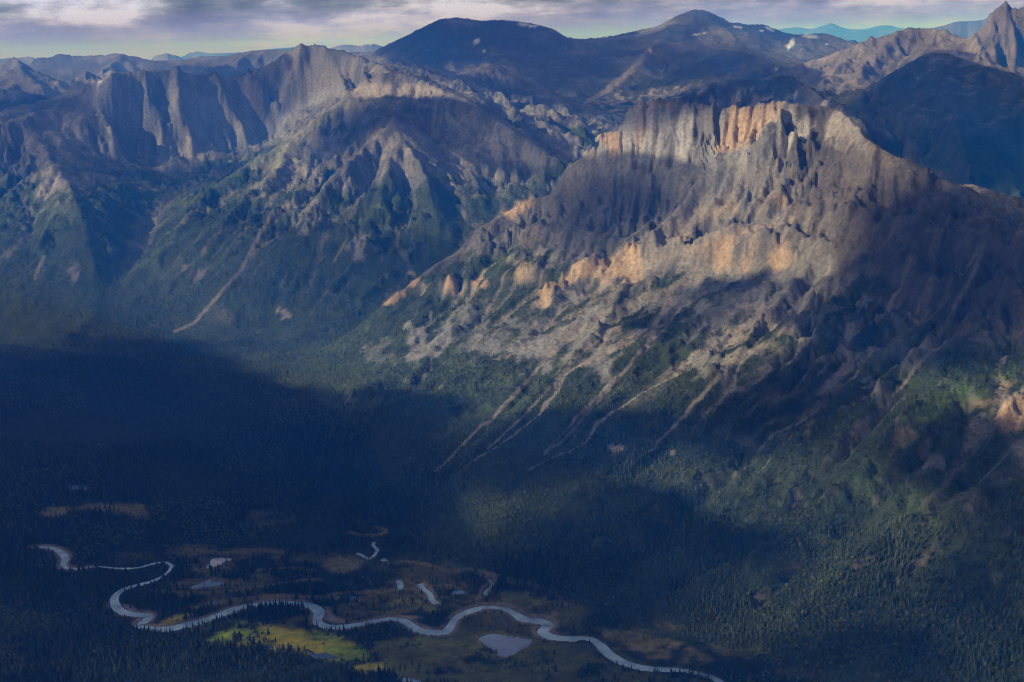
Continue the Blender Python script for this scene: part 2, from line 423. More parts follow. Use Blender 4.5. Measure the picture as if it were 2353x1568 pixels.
def solve():
    h = None
    for lev in (5, 4, 3, 2, 1, 0):
        f = 2 ** lev
        nt, nr = int((NT - 1) / f) + 1, int((NR - 1) / f) + 1
        dth, dlr = DTH * (NT - 1) / (nt - 1), DLR * (NR - 1) / (nr - 1)
        v, c, own, _ = raster(nt, nr, dth, dlr)
        h = np.full((nr, nt), 600.0) if h is None else up2(h, (nr, nt))
        h[c] = v[c]
        for _ in range(500 if lev > 3 else (160 if lev > 1 else (80 if lev else 40))):
            h = nb(h)
            h[c] = v[c]
    soft = nb(nb(h))
    h = h * 0.35 + soft * 0.65
    return h, own, _


H, OWN, _ = solve()
# distance to the nearest crest (cells) and its owner, by propagation on a coarse grid
_, _, own4, _ = raster((NT - 1) // 4 + 1, (NR - 1) // 4 + 1, DTH * 4, DLR * 4)
ow = np.where(own4 > VALLEY, own4, -1)
valley_cells = own4 == VALLEY
dist4 = np.where(ow >= 0, 0.0, 1e9)
for _ in range(160):
    for ax, sh in ((0, 1), (0, -1), (1, 1), (1, -1)):
        d2 = np.roll(dist4, sh, ax) + 1
        if ax == 0:
            d2[0 if sh == 1 else -1] = 1e9
        else:
            d2[:, 0 if sh == 1 else -1] = 1e9
        o2 = np.roll(ow, sh, ax)
        better = d2 < dist4
        dist4 = np.where(better, d2, dist4)
        ow = np.where(better, o2, ow)

# ------------------------------------------------------------------ final relief grid
th = np.concatenate([np.arange(-0.63, -0.47, 0.004), np.arange(-0.47, 0.47, 0.00108), np.arange(0.47, 0.632, 0.004)])
lr = np.concatenate([np.arange(math.log(1450), math.log(5600), 0.0021), np.arange(math.log(5600), math.log(16000), 0.0028), np.arange(math.log(16000), math.log(61000), 0.0095)])
nR, nT = len(lr), len(th)


def sample(a, th, lr, dth=DTH, dlr=DLR):
    u = np.clip((th - TH0) / dth, 0, a.shape[1] - 1.001)
    v = np.clip((lr - LR0) / dlr, 0, a.shape[0] - 1.001)
    j, i = u.astype(int), v.astype(int)
    fu, fv = u - j, v - i
    return (a[i, j] * (1 - fu) + a[i, j + 1] * fu) * (1 - fv) + (a[i + 1, j] * (1 - fu) + a[i + 1, j + 1] * fu) * fv


TH, LR = np.meshgrid(th, lr)
RR = np.exp(LR)
X, Y = RR * np.sin(TH), RR * np.cos(TH)
B = sample(H, TH, LR)
crest = sample(np.minimum(dist4, 60), TH, LR, DTH * 4, DLR * 4) * DTH * 4 * RR      # metres to the nearest crest, roughly
owner = ow[np.clip(((LR - LR0) / (DLR * 4)).round().astype(int), 0, ow.shape[0] - 1), np.clip(((TH - TH0) / (DTH * 4)).round().astype(int), 0, ow.shape[1] - 1)]
valley_floor = in_poly(X, Y, vp)


def grad(z):
    gr = np.gradient(z, lr, axis=0) / RR
    gt = np.gradient(z, th, axis=1) / RR
    s, c = np.sin(TH), np.cos(TH)
    return gr * s + gt * c, gr * c - gt * s


def smooth(a, n):
    for _ in range(n):
        a = a * 0.4 + nb(a) * 0.6
    return a


def gullies(z, wave, amp, seed, sharp=0.6):
    """carve furrows that run down the slope: striped cells turned to the local fall line"""
    gx, gy = grad(smooth(z, 4))
    g = np.hypot(gx, gy) + 1e-6
    sx, sy = -gy / g, gx / g                       # along the contour
    u, v = X / wave / 1.6, Y / wave / 1.6
    ui, vi = np.floor(u).astype(np.int64), np.floor(v).astype(np.int64)
    C = np.zeros_like(z)
    S = np.zeros_like(z)
    for di in (-1, 0, 1):
        for dj in (-1, 0, 1):
            i, j = ui + di, vi + dj
            px = i + 0.2 + 0.6 * hash2(i, j, seed)
            py = j + 0.2 + 0.6 * hash2(i, j, seed + 1)
            dx, dy = u - px, v - py
            w = np.exp(-2.2 * (dx * dx + dy * dy))
            ph = (dx * sx + dy * sy) * 1.6 * 2 * math.pi + 6.283 * hash2(i, j, seed + 2)
            C += w * np.cos(ph)
            S += w * np.sin(ph)
    n = np.hypot(C, S) + 1e-6
    c = C / n * np.minimum(1, n * 1.6)
    prof = (1 - sharp) * (c * 0.5 - 0.5) + sharp * (-np.abs(np.arcsin(np.clip(c, -1, 1)) / (math.pi / 2) - 1) * 0.5)
    return prof * amp * np.clip(g * 1.9, 0, 1.3)


high = sstep(15, 260, B)                                # rock higher up, forest and fans lower down
far = sstep(15000, 17000, RR)
ampl = 0.12 + 0.88 * np.where(owner == CIRQUE, sstep(400, 720, B) * (1 - 0.45 * sstep(900, 1050, B)), sstep(220, 620, B))
ampl *= np.select([owner == DOME, owner == CONE, owner == DARK, owner == RANGE, owner == CIRQUE, owner == BROWN], [0.7, 0.8, 0.5, 1.0, 0.72, 0.7], 1.0)
away = np.clip(crest / 160.0, 0.12, 1)
PX, PY = project(X, Y, B)
z = B.copy()
off = ~valley_floor
mtn = sstep(2, 40, B) * off
z += fbm(X, Y, 900, 4, 3) * 32 * mtn * away * (1 - far)
z += far * (1 - np.abs(fbm(X, Y, 5200, 5, 11))) * 260 * np.clip(crest / 2500, 0.05, 1) - far * 120 * np.clip(crest / 2500, 0, 1)
for wave, amp, seed in ((480, 95, 21), (210, 42, 31)):
    wall = sstep(760, 880, B) * (owner == CIRQUE)
    z += gullies(z, wave, amp * ampl * mtn * np.clip(crest / (wave * 0.5), 0.08, 1) * np.where(owner == CRAG, 0.45, 1.0) * (1 - wall * (0.75 if wave < 300 else 0.2)), seed, 0.9)
# broken rock: ridged noise at several sizes, strongest on the high ground
hard = sstep(260, 520, B) * off * (1 - far) * np.select([owner == DOME, owner == CONE, owner == DARK], [0.25, 0.25, 0.45], 1.0)
ux, uy = X + 60 * fbm(X, Y, 240, 3, 401), Y + 60 * fbm(X, Y, 240, 3, 402)
z += (0.42 - np.abs(fbm(ux, uy, 330, 5, 411, 0.55)) * 1.5) * 55 * hard * np.clip(crest / 150, 0.1, 1) * (0.35 + 0.65 * sstep(9800, 7600, RR))


# ------------------------------------------------------------------ running water cuts the slopes: many drops followed downhill
E_D = 14.0
ex, ey = np.arange(-5900, 4300, E_D), np.arange(1900, 11200, E_D)
EX, EY = np.meshgrid(ex, ey)


def polar_sample(a, x, y):
    u = np.interp(np.arctan2(x, y), th, np.arange(nT))
    v = np.interp(np.log(np.hypot(x, y)), lr, np.arange(nR))
    j, i = np.minimum(u.astype(int), nT - 2), np.minimum(v.astype(int), nR - 2)
    fu, fv = u - j, v - i
    return (a[i, j] * (1 - fu) + a[i, j + 1] * fu) * (1 - fv) + (a[i + 1, j] * (1 - fu) + a[i + 1, j + 1] * fu) * fv


def erode(n_batches=6, n_drops=30000, steps=58):
    h0 = polar_sample(z, EX, EY) / E_D
    mask = polar_sample(off.astype(float), EX, EY) > 0.9
    start = np.nonzero((mask & (h0 * E_D > 140) & (np.abs(np.arctan2(EX, EY)) < 0.5)).ravel())[0]
    h = h0.copy()
    flow = np.zeros(h.size)
    ny, nx = h.shape
    for b in range(n_batches):
        c = rng.choice(start, n_drops)
        px, py = c % nx + rng.random(n_drops), c // nx + rng.random(n_drops)
        dx, dy = np.zeros(n_drops), np.zeros(n_drops)
        vel, wat, sed = np.ones(n_drops), np.ones(n_drops), np.zeros(n_drops)
        for st in range(steps):
            ok = (px > 1) & (px < nx - 3) & (py > 1) & (py < ny - 3)
            if not ok.all():
                px, py, dx, dy, vel, wat, sed = (q[ok] for q in (px, py, dx, dy, vel, wat, sed))
            i, j = py.astype(int), px.astype(int)
            fx, fy = px - j, py - i
            k = i * nx + j
            hr = h.ravel()
            a, b_, c_, d_ = hr[k], hr[k + 1], hr[k + nx], hr[k + nx + 1]
            g_x = (b_ - a) * (1 - fy) + (d_ - c_) * fy
            g_y = (c_ - a) * (1 - fx) + (d_ - b_) * fx
            hh = (a * (1 - fx) + b_ * fx) * (1 - fy) + (c_ * (1 - fx) + d_ * fx) * fy
            dx = dx * 0.25 - g_x * 0.75
            dy = dy * 0.25 - g_y * 0.75
            n = np.hypot(dx, dy) + 1e-9
            dx, dy = dx / n, dy / n
            qx_, qy_ = px + dx, py + dy
            i2, j2 = qy_.astype(int), qx_.astype(int)
            f2x, f2y = qx_ - j2, qy_ - i2
            k2 = i2 * nx + j2
            h2 = (hr[k2] * (1 - f2x) + hr[k2 + 1] * f2x) * (1 - f2y) + (hr[k2 + nx] * (1 - f2x) + hr[k2 + nx + 1] * f2x) * f2y
            dh = h2 - hh
            cap = np.maximum(-dh, 0.01) * vel * wat * 5.0
            over = sed - cap
            dep = np.where(dh > 0, np.minimum(dh, sed), np.maximum(over, 0) * 0.25)
            ero = np.where((dh <= 0) & (over < 0), np.minimum(-over * 0.22, -dh * 0.7), 0)
            ero = np.minimum(ero, 0.25)
            sed = sed - dep + ero
            amt = dep - ero
            D = np.bincount(k, amt * (1 - fx) * (1 - fy), h.size) + np.bincount(k + 1, amt * fx * (1 - fy), h.size) + np.bincount(k + nx, amt * (1 - fx) * fy, h.size) + np.bincount(k + nx + 1, amt * fx * fy, h.size)
            flow += np.bincount(k, wat, h.size)
            h += D.reshape(h.shape)
            vel = np.sqrt(np.clip(vel * vel - dh * 2.0, 0.05, 25))
            wat = wat * 0.985
            px, py = qx_, qy_
        h = h * 0.9 + nb(h) * 0.1
    return (h - h0) * E_D, flow.reshape(h.shape)


d_er, flow = erode()
flow_p = np.log1p(flow)
flow_p = (flow_p / np.percentile(flow_p, 99.5)).clip(0, 1.2)


def plan_sample(a):
    u, v = (X - ex[0]) / E_D, (Y - ey[0]) / E_D
    ok = (u > 1) & (u < len(ex) - 3) & (v > 1) & (v < len(ey) - 3)
    u, v = np.where(ok, u, 1), np.where(ok, v, 1)
    j, i = u.astype(int), v.astype(int)

    def w(t):
        return [((-0.5 * t + 1.0) * t - 0.5) * t, (1.5 * t - 2.5) * t * t + 1, ((-1.5 * t + 2.0) * t + 0.5) * t, (0.5 * t - 0.5) * t * t]
    wu, wv = w(u - j), w(v - i)
    out = 0
    for m_ in range(4):
        row = 0
        for n_ in range(4):
            row = row + a[i + m_ - 1, j + n_ - 1] * wu[n_]
        out = out + row * wv[m_]
    return np.where(ok, out, 0)


broken = sstep(-0.12, 0.30, fbm(ux, uy, 260, 4, 421))            # broken outcrops against smooth scree
z += np.clip(plan_sample(d_er), -70, 50) * (0.22 + 0.50 * broken) * np.where(owner == CIRQUE, 0.35 + 0.65 * sstep(380, 620, B) * (1 - 0.6 * wall), 1.0)
chute = np.clip(plan_sample(flow_p), 0, 1.2)
for wave, amp, seed in ((105, 11, 41), (52, 4, 51)):
    a = amp * ampl * mtn * np.clip(crest / (wave * 0.55), 0.10, 1) * sstep(22000, 12000, RR)
    z += gullies(z, wave, a * (1 - 0.8 * wall), seed)
z += fbm(X, Y, 70, 5, 77, 0.62) * 15 * high * off * (1 - far)
craggy = sstep(330, 520, B + 120 * fbm(X, Y, 300, 3, 81)) * off * (1 - far) * np.select([owner == DOME, owner == CONE, owner == DARK], [0.2, 0.2, 0.5], 1.0)
wx2, wy2 = X + 22 * fbm(X, Y, 80, 3, 431), Y + 22 * fbm(X, Y, 80, 3, 432)
craggy = craggy * (0.4 + 0.75 * broken)
z -= np.abs(fbm(wx2, wy2 * 0.8, 95, 5, 83, 0.62)) * 40 * craggy * np.clip(crest / 60, 0.1, 1)
z -= (1 - np.abs(fbm(wx2, wy2, 42, 3, 433, 0.6)) * 2.2).clip(0, 1) ** 2 * 15 * craggy * np.clip(crest / 40, 0.1, 1)
z -= np.abs(fbm(wx2 * 1.1, wy2, 36, 3, 435, 0.6)) * 22 * craggy * np.clip(crest / 40, 0.15, 1)
# tilted beds: ledges and steps
bed = (z + 0.35 * X - 0.1 * Y + 14 * fbm(X, Y, 190, 3, 441)) / 34.0
fr = bed - np.floor(bed)
z += (sstep(0.32, 0.68, fr) - fr) * 17 * craggy * np.clip(crest / 60, 0.2, 1)
z += (fbm(X, Y, 260, 3, 5) * 2.0) * valley_floor


# ------------------------------------------------------------------ brushes on the photograph raster
def box_sel(x0, y0, x1, y1, m):
    return np.nonzero((PX > x0 - m) & (PX < x1 + m) & (PY > y0 - m) & (PY < y1 + m))


def stroke(pts, w, soft=1.0):
    """weight 1 on a polyline, falling off over w px (w may be a pair start/end)"""
    pts = np.array(pts, float)
    w0, w1 = w if isinstance(w, tuple) else (w, w)
    s = box_sel(pts[:, 0].min(), pts[:, 1].min(), pts[:, 0].max(), pts[:, 1].max(), max(w0, w1) * 3)
    x, y = PX[s], PY[s]
    best = np.zeros(x.shape)
    n = len(pts) - 1
    for i in range(n):
        a, b = pts[i], pts[i + 1]
        d = b - a
        t = np.clip(((x - a[0]) * d[0] + (y - a[1]) * d[1]) / (d @ d), 0, 1)
        dd = np.hypot(x - a[0] - t * d[0], y - a[1] - t * d[1])
        ww = w0 + (w1 - w0) * (i + t) / n
        best = np.maximum(best, np.exp(-(dd / ww) ** 2 * soft))
    return s, best


def curve2(p):
    q = np.concatenate([[2 * p[0] - p[1]], p, [2 * p[-1] - p[-2]]])
    out = []
    for i in range(len(p) - 1):
        a, b, c, d = q[i:i + 4]
        for t in (0, 0.25, 0.5, 0.75):
            out.append(0.5 * (2 * b + (c - a) * t + (2 * a - 5 * b + 4 * c - d) * t ** 2 + (3 * b - a - 3 * c + d) * t ** 3) + rng.normal(0, 2.0, 2) * (0 < t))
    return out + [p[-1]]


def blob(x, y, rx, ry, rot=0.0, edge=0.35):
    s = box_sel(x - max(rx, ry), y - max(rx, ry), x + max(rx, ry), y + max(rx, ry), 4)
    dx, dy = PX[s] - x, PY[s] - y
    c, sn = math.cos(R(rot)), math.sin(R(rot))
    d = np.hypot((dx * c + dy * sn) / rx, (-dx * sn + dy * c) / ry)
    return s, sstep(1 + edge, 1 - edge, d)


# ribs and furrows that can be followed in the photograph (metres, width in px, line)
RIBS = [
    # big face of the right mountain: furrows, then ribs
    (-16, 12, [(1640, 410), (1570, 500), (1520, 560)]), (-22, 14, [(1880, 380), (1900, 470), (1905, 570), (1840, 660), (1720, 790), (1600, 925), (1480, 1050)]), (-22, 13, [(2070, 390), (2020, 470), (1960, 570), (1890, 690), (1790, 820)]),
    (-22, 13, [(2200, 450), (2180, 560), (2110, 650), (2010, 780), (1890, 910), (1760, 1020)]), (-24, 13, [(2340, 520), (2250, 640), (2150, 785), (2080, 870), (1950, 1010)]), (-20, 11, [(1690, 625), (1560, 690), (1490, 790), (1380, 900), (1300, 980)]),
    (-20, 11, [(1600, 640), (1440, 700), (1290, 790), (1180, 910), (1000, 1080)]), (-18, 11, [(1380, 650), (1270, 720), (1170, 810), (1050, 930)]), (-16, 10, [(1360, 410), (1340, 490), (1300, 560)]), (-16, 10, [(1450, 420), (1430, 500), (1380, 570)]),
    (-16, 10, [(1150, 670), (1060, 760), (960, 860)]), (-18, 11, [(1800, 640), (1700, 720), (1640, 800)]),
    (34, 15, [(1645, 345), (1600, 410), (1560, 475), (1500, 545)]), (36, 16, [(1795, 270), (1835, 340), (1800, 420), (1720, 490), (1630, 555)]), (34, 16, [(2010, 350), (1985, 430), (1930, 520), (1860, 610), (1770, 710)]),
    (36, 17, [(2130, 405), (2110, 510), (2050, 610), (1960, 730), (1860, 850)]), (36, 17, [(2260, 455), (2270, 550), (2220, 660), (2130, 770), (2020, 890)]), (24, 12, [(1310, 390), (1330, 455), (1300, 530)]), (24, 12, [(1395, 355), (1405, 430), (1365, 510)]),
    (26, 13, [(1500, 400), (1490, 470), (1440, 545)]), (28, 14, [(1570, 690), (1530, 760), (1440, 870), (1330, 985)]), (28, 14, [(1440, 650), (1390, 730), (1300, 840), (1190, 960)]), (26, 14, [(1290, 665), (1200, 765), (1090, 880)]), (24, 13, [(1110, 665), (1030, 760), (940, 860)]),
    (28, 14, [(1760, 640), (1740, 740), (1660, 860), (1560, 970)]), (26, 13, [(1930, 640), (1890, 740), (1790, 870), (1680, 1000)]),
    # ravines and ribs that run on down through the forest
    (-30, 20, [(1880, 860), (1760, 1000), (1610, 1140), (1500, 1220)]), (-34, 20, [(2060, 880), (1940, 1030), (1850, 1120), (1690, 1260), (1560, 1350)]), (-34, 20, [(2230, 900), (2060, 1090), (1900, 1240), (1740, 1380)]), (-34, 22, [(2360, 1060), (2160, 1250), (1960, 1400), (1840, 1490)]), (-30, 22, [(2370, 1270), (2210, 1390), (2060, 1500)]),
    (-26, 17, [(1640, 900), (1540, 1010), (1420, 1120), (1290, 1230)]), (-22, 15, [(1400, 900), (1290, 1010), (1170, 1120)]), (30, 24, [(1960, 880), (1850, 1000), (1720, 1140), (1570, 1280)]), (34, 24, [(2160, 880), (2020, 1030), (1880, 1170), (1720, 1310)]), (34, 26, [(2330, 940), (2150, 1140), (1970, 1300), (1830, 1420)]), (32, 26, [(2370, 1160), (2190, 1310), (2040, 1430)]),
    (26, 20, [(1740, 950), (1640, 1060), (1500, 1170), (1380, 1260)]), (22, 18, [(1520, 960), (1400, 1070), (1280, 1170)]),
    # left headwall and the ridges beyond the spur
    (58, 15, [(228, 205), (238, 260), (262, 330)]), (62, 16, [(332, 180), (345, 240), (362, 310)]), (62, 16, [(410, 175), (412, 240), (440, 325)]), (56, 15, [(495, 188), (520, 245), (560, 310)]), (50, 14, [(572, 182), (600, 220), (640, 255)]),
    (52, 13, [(690, 118), (685, 165), (655, 215)]), (56, 13, [(742, 116), (770, 165), (790, 210)]), (44, 12, [(830, 140), (835, 165), (838, 190)]),
    (-40, 13, [(280, 190), (296, 250), (315, 320)]), (-44, 13, [(372, 182), (380, 250), (402, 330)]), (-40, 13, [(455, 190), (470, 250), (510, 330)]), (-36, 12, [(540, 192), (565, 245), (600, 290)]), (-34, 12, [(640, 155), (640, 200), (615, 250)]), (-38, 11, [(716, 118), (722, 170), (705, 220)]), (-34, 11, [(795, 132), (810, 170), (815, 195)]),
    (46, 11, [(1180, 190), (1230, 232), (1290, 285), (1330, 320)]), (-36, 11, [(1150, 205), (1205, 255), (1260, 310)]), (46, 11, [(1120, 185), (1160, 230), (1200, 275)]), (46, 11, [(1260, 222), (1305, 255), (1345, 290)]), (40, 11, [(1040, 180), (1080, 215), (1120, 240)]),
    (50, 9, [(2272, 45), (2285, 80), (2290, 115)]), (-45, 8, [(2290, 45), (2302, 80), (2310, 120)]), (55, 9, [(2312, 25), (2325, 65), (2335, 115)]), (40, 8, [(2245, 85), (2250, 110), (2248, 140)]), (-40, 8, [(2335, 40), (2350, 90)]),
    (40, 11, [(2060, 85), (2010, 140), (1965, 190)]), (40, 11, [(1980, 108), (1930, 150), (1890, 190)]), (-34, 11, [(2020, 95), (1965, 150), (1920, 200)]), (-34, 11, [(2110, 85), (2060, 140), (2000, 210)]), (36, 11, [(2150, 85), (2110, 135), (2060, 180)]),
    (24, 10, [(150, 430), (120, 500), (90, 570)]), (24, 10, [(185, 500), (230, 540), (260, 580)]), (-20, 10, [(130, 400), (90, 470), (60, 540)]), (26, 12, [(560, 455), (490, 530), (420, 600)]), (26, 12, [(480, 440), (420, 520), (360, 610)]), (-22, 11, [(600, 430), (520, 540), (440, 640)]),
    (26, 13, [(700, 560), (620, 650), (540, 730)]), (26, 13, [(860, 560), (790, 640), (720, 720)]), (-20, 12, [(780, 560), (700, 650), (610, 740)]), (22, 13, [(960, 560), (900, 630), (830, 700)]),
]
for amp, w, pts in RIBS:
    p_ = np.array(pts, float)
    s, wgt = stroke(np.array(curve2(p_)), w)
    wgt = wgt ** 0.6 * wgt                                   # a pointed cross-section
    big = 1.45 if pts[0][1] < 215 and pts[0][0] < 850 else 1.0
    z[s] += amp * big * wgt * (0.75 + 0.8 * fbm(X[s], Y[s], 130, 4, 451, 0.6))
# fluted summit cliff: buttresses and chimneys standing side by side
arc = TH * 5200
s, wc = stroke([(1384, 330), (1440, 330), (1485, 310), (1560, 315), (1640, 300), (1720, 300), (1770, 265)], 52)
fl = (np.abs(fbm(arc, RR * 0.18, 60, 3, 91, 0.55)) * 2 - 0.55)
chim = sstep(0.52, 0.95, 1 - np.abs(fbm(arc[s] + 9 * fbm(X[s], Y[s], 40, 2, 96), RR[s] * 0.12, 85, 3, 95, 0.6)) * 1.7)
z[s] += (-fl[s] * 16 - chim * 26 + 22 + fbm(arc[s], RR[s] * 0.3, 17, 2, 93) * 12) * wc
for amp, w, pts in [(-30, 5, [(1434, 275), (1430, 330), (1418, 370)]), (-18, 3.5, [(1457, 262), (1450, 310)]), (-72, 8, [(1488, 240), (1481, 290), (1470, 340), (1462, 380)]), (-40, 4, [(1512, 250), (1512, 290), (1500, 345), (1496, 385)]), (-20, 5, [(1550, 262), (1558, 310), (1540, 375)]),
                    (-14, 4, [(1572, 240), (1590, 300)]), (-52, 7, [(1603, 252), (1604, 300), (1590, 350), (1584, 388)]), (-26, 4, [(1625, 290), (1612, 345)]), (-88, 9, [(1652, 258), (1652, 300), (1638, 350), (1600, 400)]), (-60, 6, [(1678, 262), (1668, 300), (1672, 330)]), (-22, 4, [(1703, 258), (1692, 300), (1672, 345)]), (-34, 5, [(1729, 247), (1724, 280), (1700, 345)]), (-26, 5, [(1762, 262), (1735, 320)]), (-26, 6, [(1790, 262), (1765, 300), (1720, 350)]),
                    (-22, 4, [(1398, 312), (1400, 350)]), (-20, 4, [(1388, 318), (1384, 350)]), (26, 6, [(1474, 242), (1462, 300), (1448, 375)]), (20, 6, [(1500, 240), (1497, 300)]), (30, 11, [(1576, 250), (1570, 320), (1560, 385)]), (26, 6, [(1640, 250), (1628, 310), (1610, 360)]), (26, 6, [(1662, 285), (1658, 340)]), (22, 7, [(1690, 258), (1680, 330)]), (24, 8, [(1745, 250), (1712, 325)]), (30, 10, [(1800, 240), (1795, 290), (1815, 340)])]:
    s, wgt = stroke(np.array(curve2(np.array(pts, float))), w)
    z[s] += amp * wgt ** 1.3 * (0.7 + 0.9 * fbm(X[s], Y[s], 55, 4, 461, 0.6))
# crags, knobs and little towers of the lower band
CRAGS = [(1745, 570, 46, 42, 26), (1690, 590, 30, 28, 18), (1815, 580, 34, 26, 20), (1610, 575, 22, 26, 24), (1560, 560, 26, 18, 16), (1450, 577, 14, 13, 16), (1425, 610, 14, 22, 16), (1390, 620, 13, 22, 18),
         (1330, 625, 20, 26, 22), (1295, 640, 14, 24, 16), (1240, 620, 12, 20, 16), (1200, 625, 16, 22, 18), (1110, 650, 18, 18, 14), (1035, 648, 24, 26, 22), (945, 645, 13, 16, 14), (905, 685, 18, 10, 10),
         (1190, 520, 28, 20, 18), (1105, 545, 26, 16, 16), (1215, 470, 16, 12, 12), (1265, 665, 14, 22, 14), (1480, 600, 12, 18, 12), (1500, 640, 12, 14, 10), (1640, 830, 22, 40, 14), (1360, 760, 22, 34, 14), (2330, 955, 36, 26, 20),
         (840, 565, 40, 24, 30), (715, 500, 30, 30, 25), (880, 490, 26, 16, 30), (960, 495, 24, 14, 22), (800, 520, 20, 20, 20)]
for x, y, rx, ry, hgt in CRAGS:
    s, wgt = blob(x, y, rx, ry, 0, 0.3)
    z[s] += hgt * wgt * (0.6 + 0.9 * fbm(X[s], Y[s], 34, 3, 61, 0.6)) * 1.7

# crests stay where the photograph has them: lift or lower the ground along each crest line to the line itself
def conform(n_soft, width):
    D, Wt = np.zeros_like(z), np.zeros_like(z)
    for k, (o, p) in enumerate(LINES):
        if o == VALLEY or k in SOFT:
            continue
        if np.hypot(p[0, 0], p[0, 1]) > 15500:
            continue
        for a, b in zip(p[:-1], p[1:]):
            n = int(np.hypot(*(b - a)[:2]) / 4) + 2
            t = np.linspace(0, 1, min(n, 400))
            q = a + (b - a) * t[:, None]
            u = np.interp(np.arctan2(q[:, 0], q[:, 1]), th, np.arange(nT), -1, -1)
            v_ = np.interp(np.log(np.hypot(q[:, 0], q[:, 1])), lr, np.arange(nR), -1, -1)
            ok = (u > 1) & (v_ > 1)
            i, j = v_[ok].round().astype(int), u[ok].round().astype(int)
            D[i, j] = (q[ok, 2] - z[i, j]) * sstep(150, 320, q[ok, 2])
            Wt[i, j] = 1
    for _ in range(n_soft):
        D, Wt = nb(D), nb(Wt)
    return D / np.maximum(Wt, 1e-6) * np.clip(Wt * width, 0, 1)


z += conform(36, 9.0)
z += conform(5, 3.4)
PX, PY = project(X, Y, z)
# which ground the camera can see
ang = (z - CAM_Z) / RR
seen = ang >= np.maximum.accumulate(ang, axis=0) - 0.0016
gx, gy = grad(z)
slope = np.hypot(gx, gy)
gxs, gys = grad(smooth(z, 6))
slope_s = np.hypot(gxs, gys)
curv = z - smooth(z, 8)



# ------------------------------------------------------------------ water courses on the valley floor
C5 = lambda pts: [(x / 2.0, 1011 + y / 2.0) for x, y in pts]
C6 = lambda pts: [(1176.5 + x / 2.0, 1011 + y / 2.0) for x, y in pts]
RIVER_PX = C5([(150, 494), (205, 492), (250, 500), (285, 520), (300, 545), (292, 565), (300, 585), (360, 592), (450, 582), (540, 590), (630, 588), (690, 572), (750, 562), (785, 574), (778, 600),
               (740, 630), (680, 655), (600, 675), (550, 697), (527, 725), (532, 760), (562, 790), (620, 802), (680, 808), (668, 832), (640, 852), (690, 868), (770, 868), (850, 853), (920, 835), (1000, 808), (1080, 778), (1170, 757), (1270, 749),
               (1370, 751), (1430, 764), (1466, 787), (1462, 812), (1460, 835), (1495, 855), (1560, 860), (1650, 848), (1720, 832), (1780, 822), (1850, 830), (1890, 852), (1930, 875), (2000, 885), (2050, 880), (2072, 850),
               (2100, 815), (2160, 787), (2230, 771), (2300, 774), (2353, 792)]) + C6([(60, 825), (130, 833), (168, 850), (140, 880), (180, 905), (260, 915), (350, 915), (400, 937), (430, 970), (470, 1000), (530, 1030), (600, 1047), (700, 1055), (780, 1060),
               (860, 1077), (920, 1095), (960, 1120), (1000, 1180)])


def curve(pts, step=6.0):
    p = np.array(pts, float)
    q = np.concatenate([[2 * p[0] - p[1]], p, [2 * p[-1] - p[-2]]])
    out = []
    for i in range(len(p) - 1):
        a, b, c, d = q[i:i + 4]
        n = max(2, int(np.hypot(*(c - b)) / step))
        t = np.linspace(0, 1, n, endpoint=False)[:, None]
        out.append(0.5 * (2 * b + (c - a) * t + (2 * a - 5 * b + 4 * c - d) * t ** 2 + (3 * b - a - 3 * c + d) * t ** 3))
    out.append(p[-1:])
    return np.concatenate(out)


def plan(pts, zz=2.0):
    return np.array([at_z(x, y, zz)[:2] for x, y in pts])


def plan_dist(line_, reach):
    s = np.nonzero((X > line_[:, 0].min() - reach) & (X < line_[:, 0].max() + reach) & (Y > line_[:, 1].min() - reach) & (Y < line_[:, 1].max() + reach) & valley_floor)
    x, y = X[s], Y[s]
    best = np.full(x.shape, 1e9)
    at = np.zeros(x.shape)
    for i in range(len(line_) - 1):
        a, d = line_[i], line_[i + 1] - line_[i]
        near = np.nonzero((np.abs(x - a[0]) < reach + 40) & (np.abs(y - a[1]) < reach + 40))[0]
        if not len(near) or d @ d < 1e-9:
            continue
        xx, yy = x[near], y[near]
        t = np.clip(((xx - a[0]) * d[0] + (yy - a[1]) * d[1]) / (d @ d), 0, 1)
        dd = np.hypot(xx - a[0] - t * d[0], yy - a[1] - t * d[1])
        better = dd < best[near]
        best[near] = np.where(better, dd, best[near])
        at[near] = np.where(better, i / len(line_), at[near])
    return s, best, at


WATER_Z = 1.2
water = np.zeros_like(z)                      # 1 in water, fading over the bank
bank = np.zeros_like(z)
z[valley_floor] = np.maximum(z[valley_floor], 2.2)
river = curve(plan(RIVER_PX))
wid = lambda t: np.interp(t, [0, 0.02, 0.06, 0.09, 0.20, 0.27, 0.33, 1], [1.0, 6, 7, 2.5, 3.0, 8, 10.5, 10.5])
s, d, at = plan_dist(river, 90)
hw = wid(at) * (1 + 0.5 * fbm(X[s], Y[s], 110, 3, 7))
water[s] = np.maximum(water[s], sstep(hw + 3, hw - 2, d))
bank[s] = np.maximum(bank[s], sstep(hw + 20, hw + 3, d))
CREEKS = [(C5([(1640, 520), (1665, 532), (1700, 545), (1728, 520), (1735, 505), (1715, 485), (1720, 470)]), 5), (C5([(1930, 660), (1945, 685), (1972, 705), (1985, 735), (2005, 752)]), 7), (C5([(1828, 645), (1838, 660), (1842, 690)]), 7),
          (C5([(2225, 720), (2232, 695), (2262, 670), (2250, 645), (2225, 632)]), 5), (C5([(1850, 1098), (1880, 1105), (1930, 1120)]), 6)]
creek_lines = []
for pts, w in CREEKS:
    c = curve(plan(pts))
    creek_lines.append((c, w))
    s, d, at = plan_dist(c, 60)
    water[s] = np.maximum(water[s], sstep(w + 2, w - 2, d))
    bank[s] = np.maximum(bank[s], sstep(w + 14, w + 2, d))
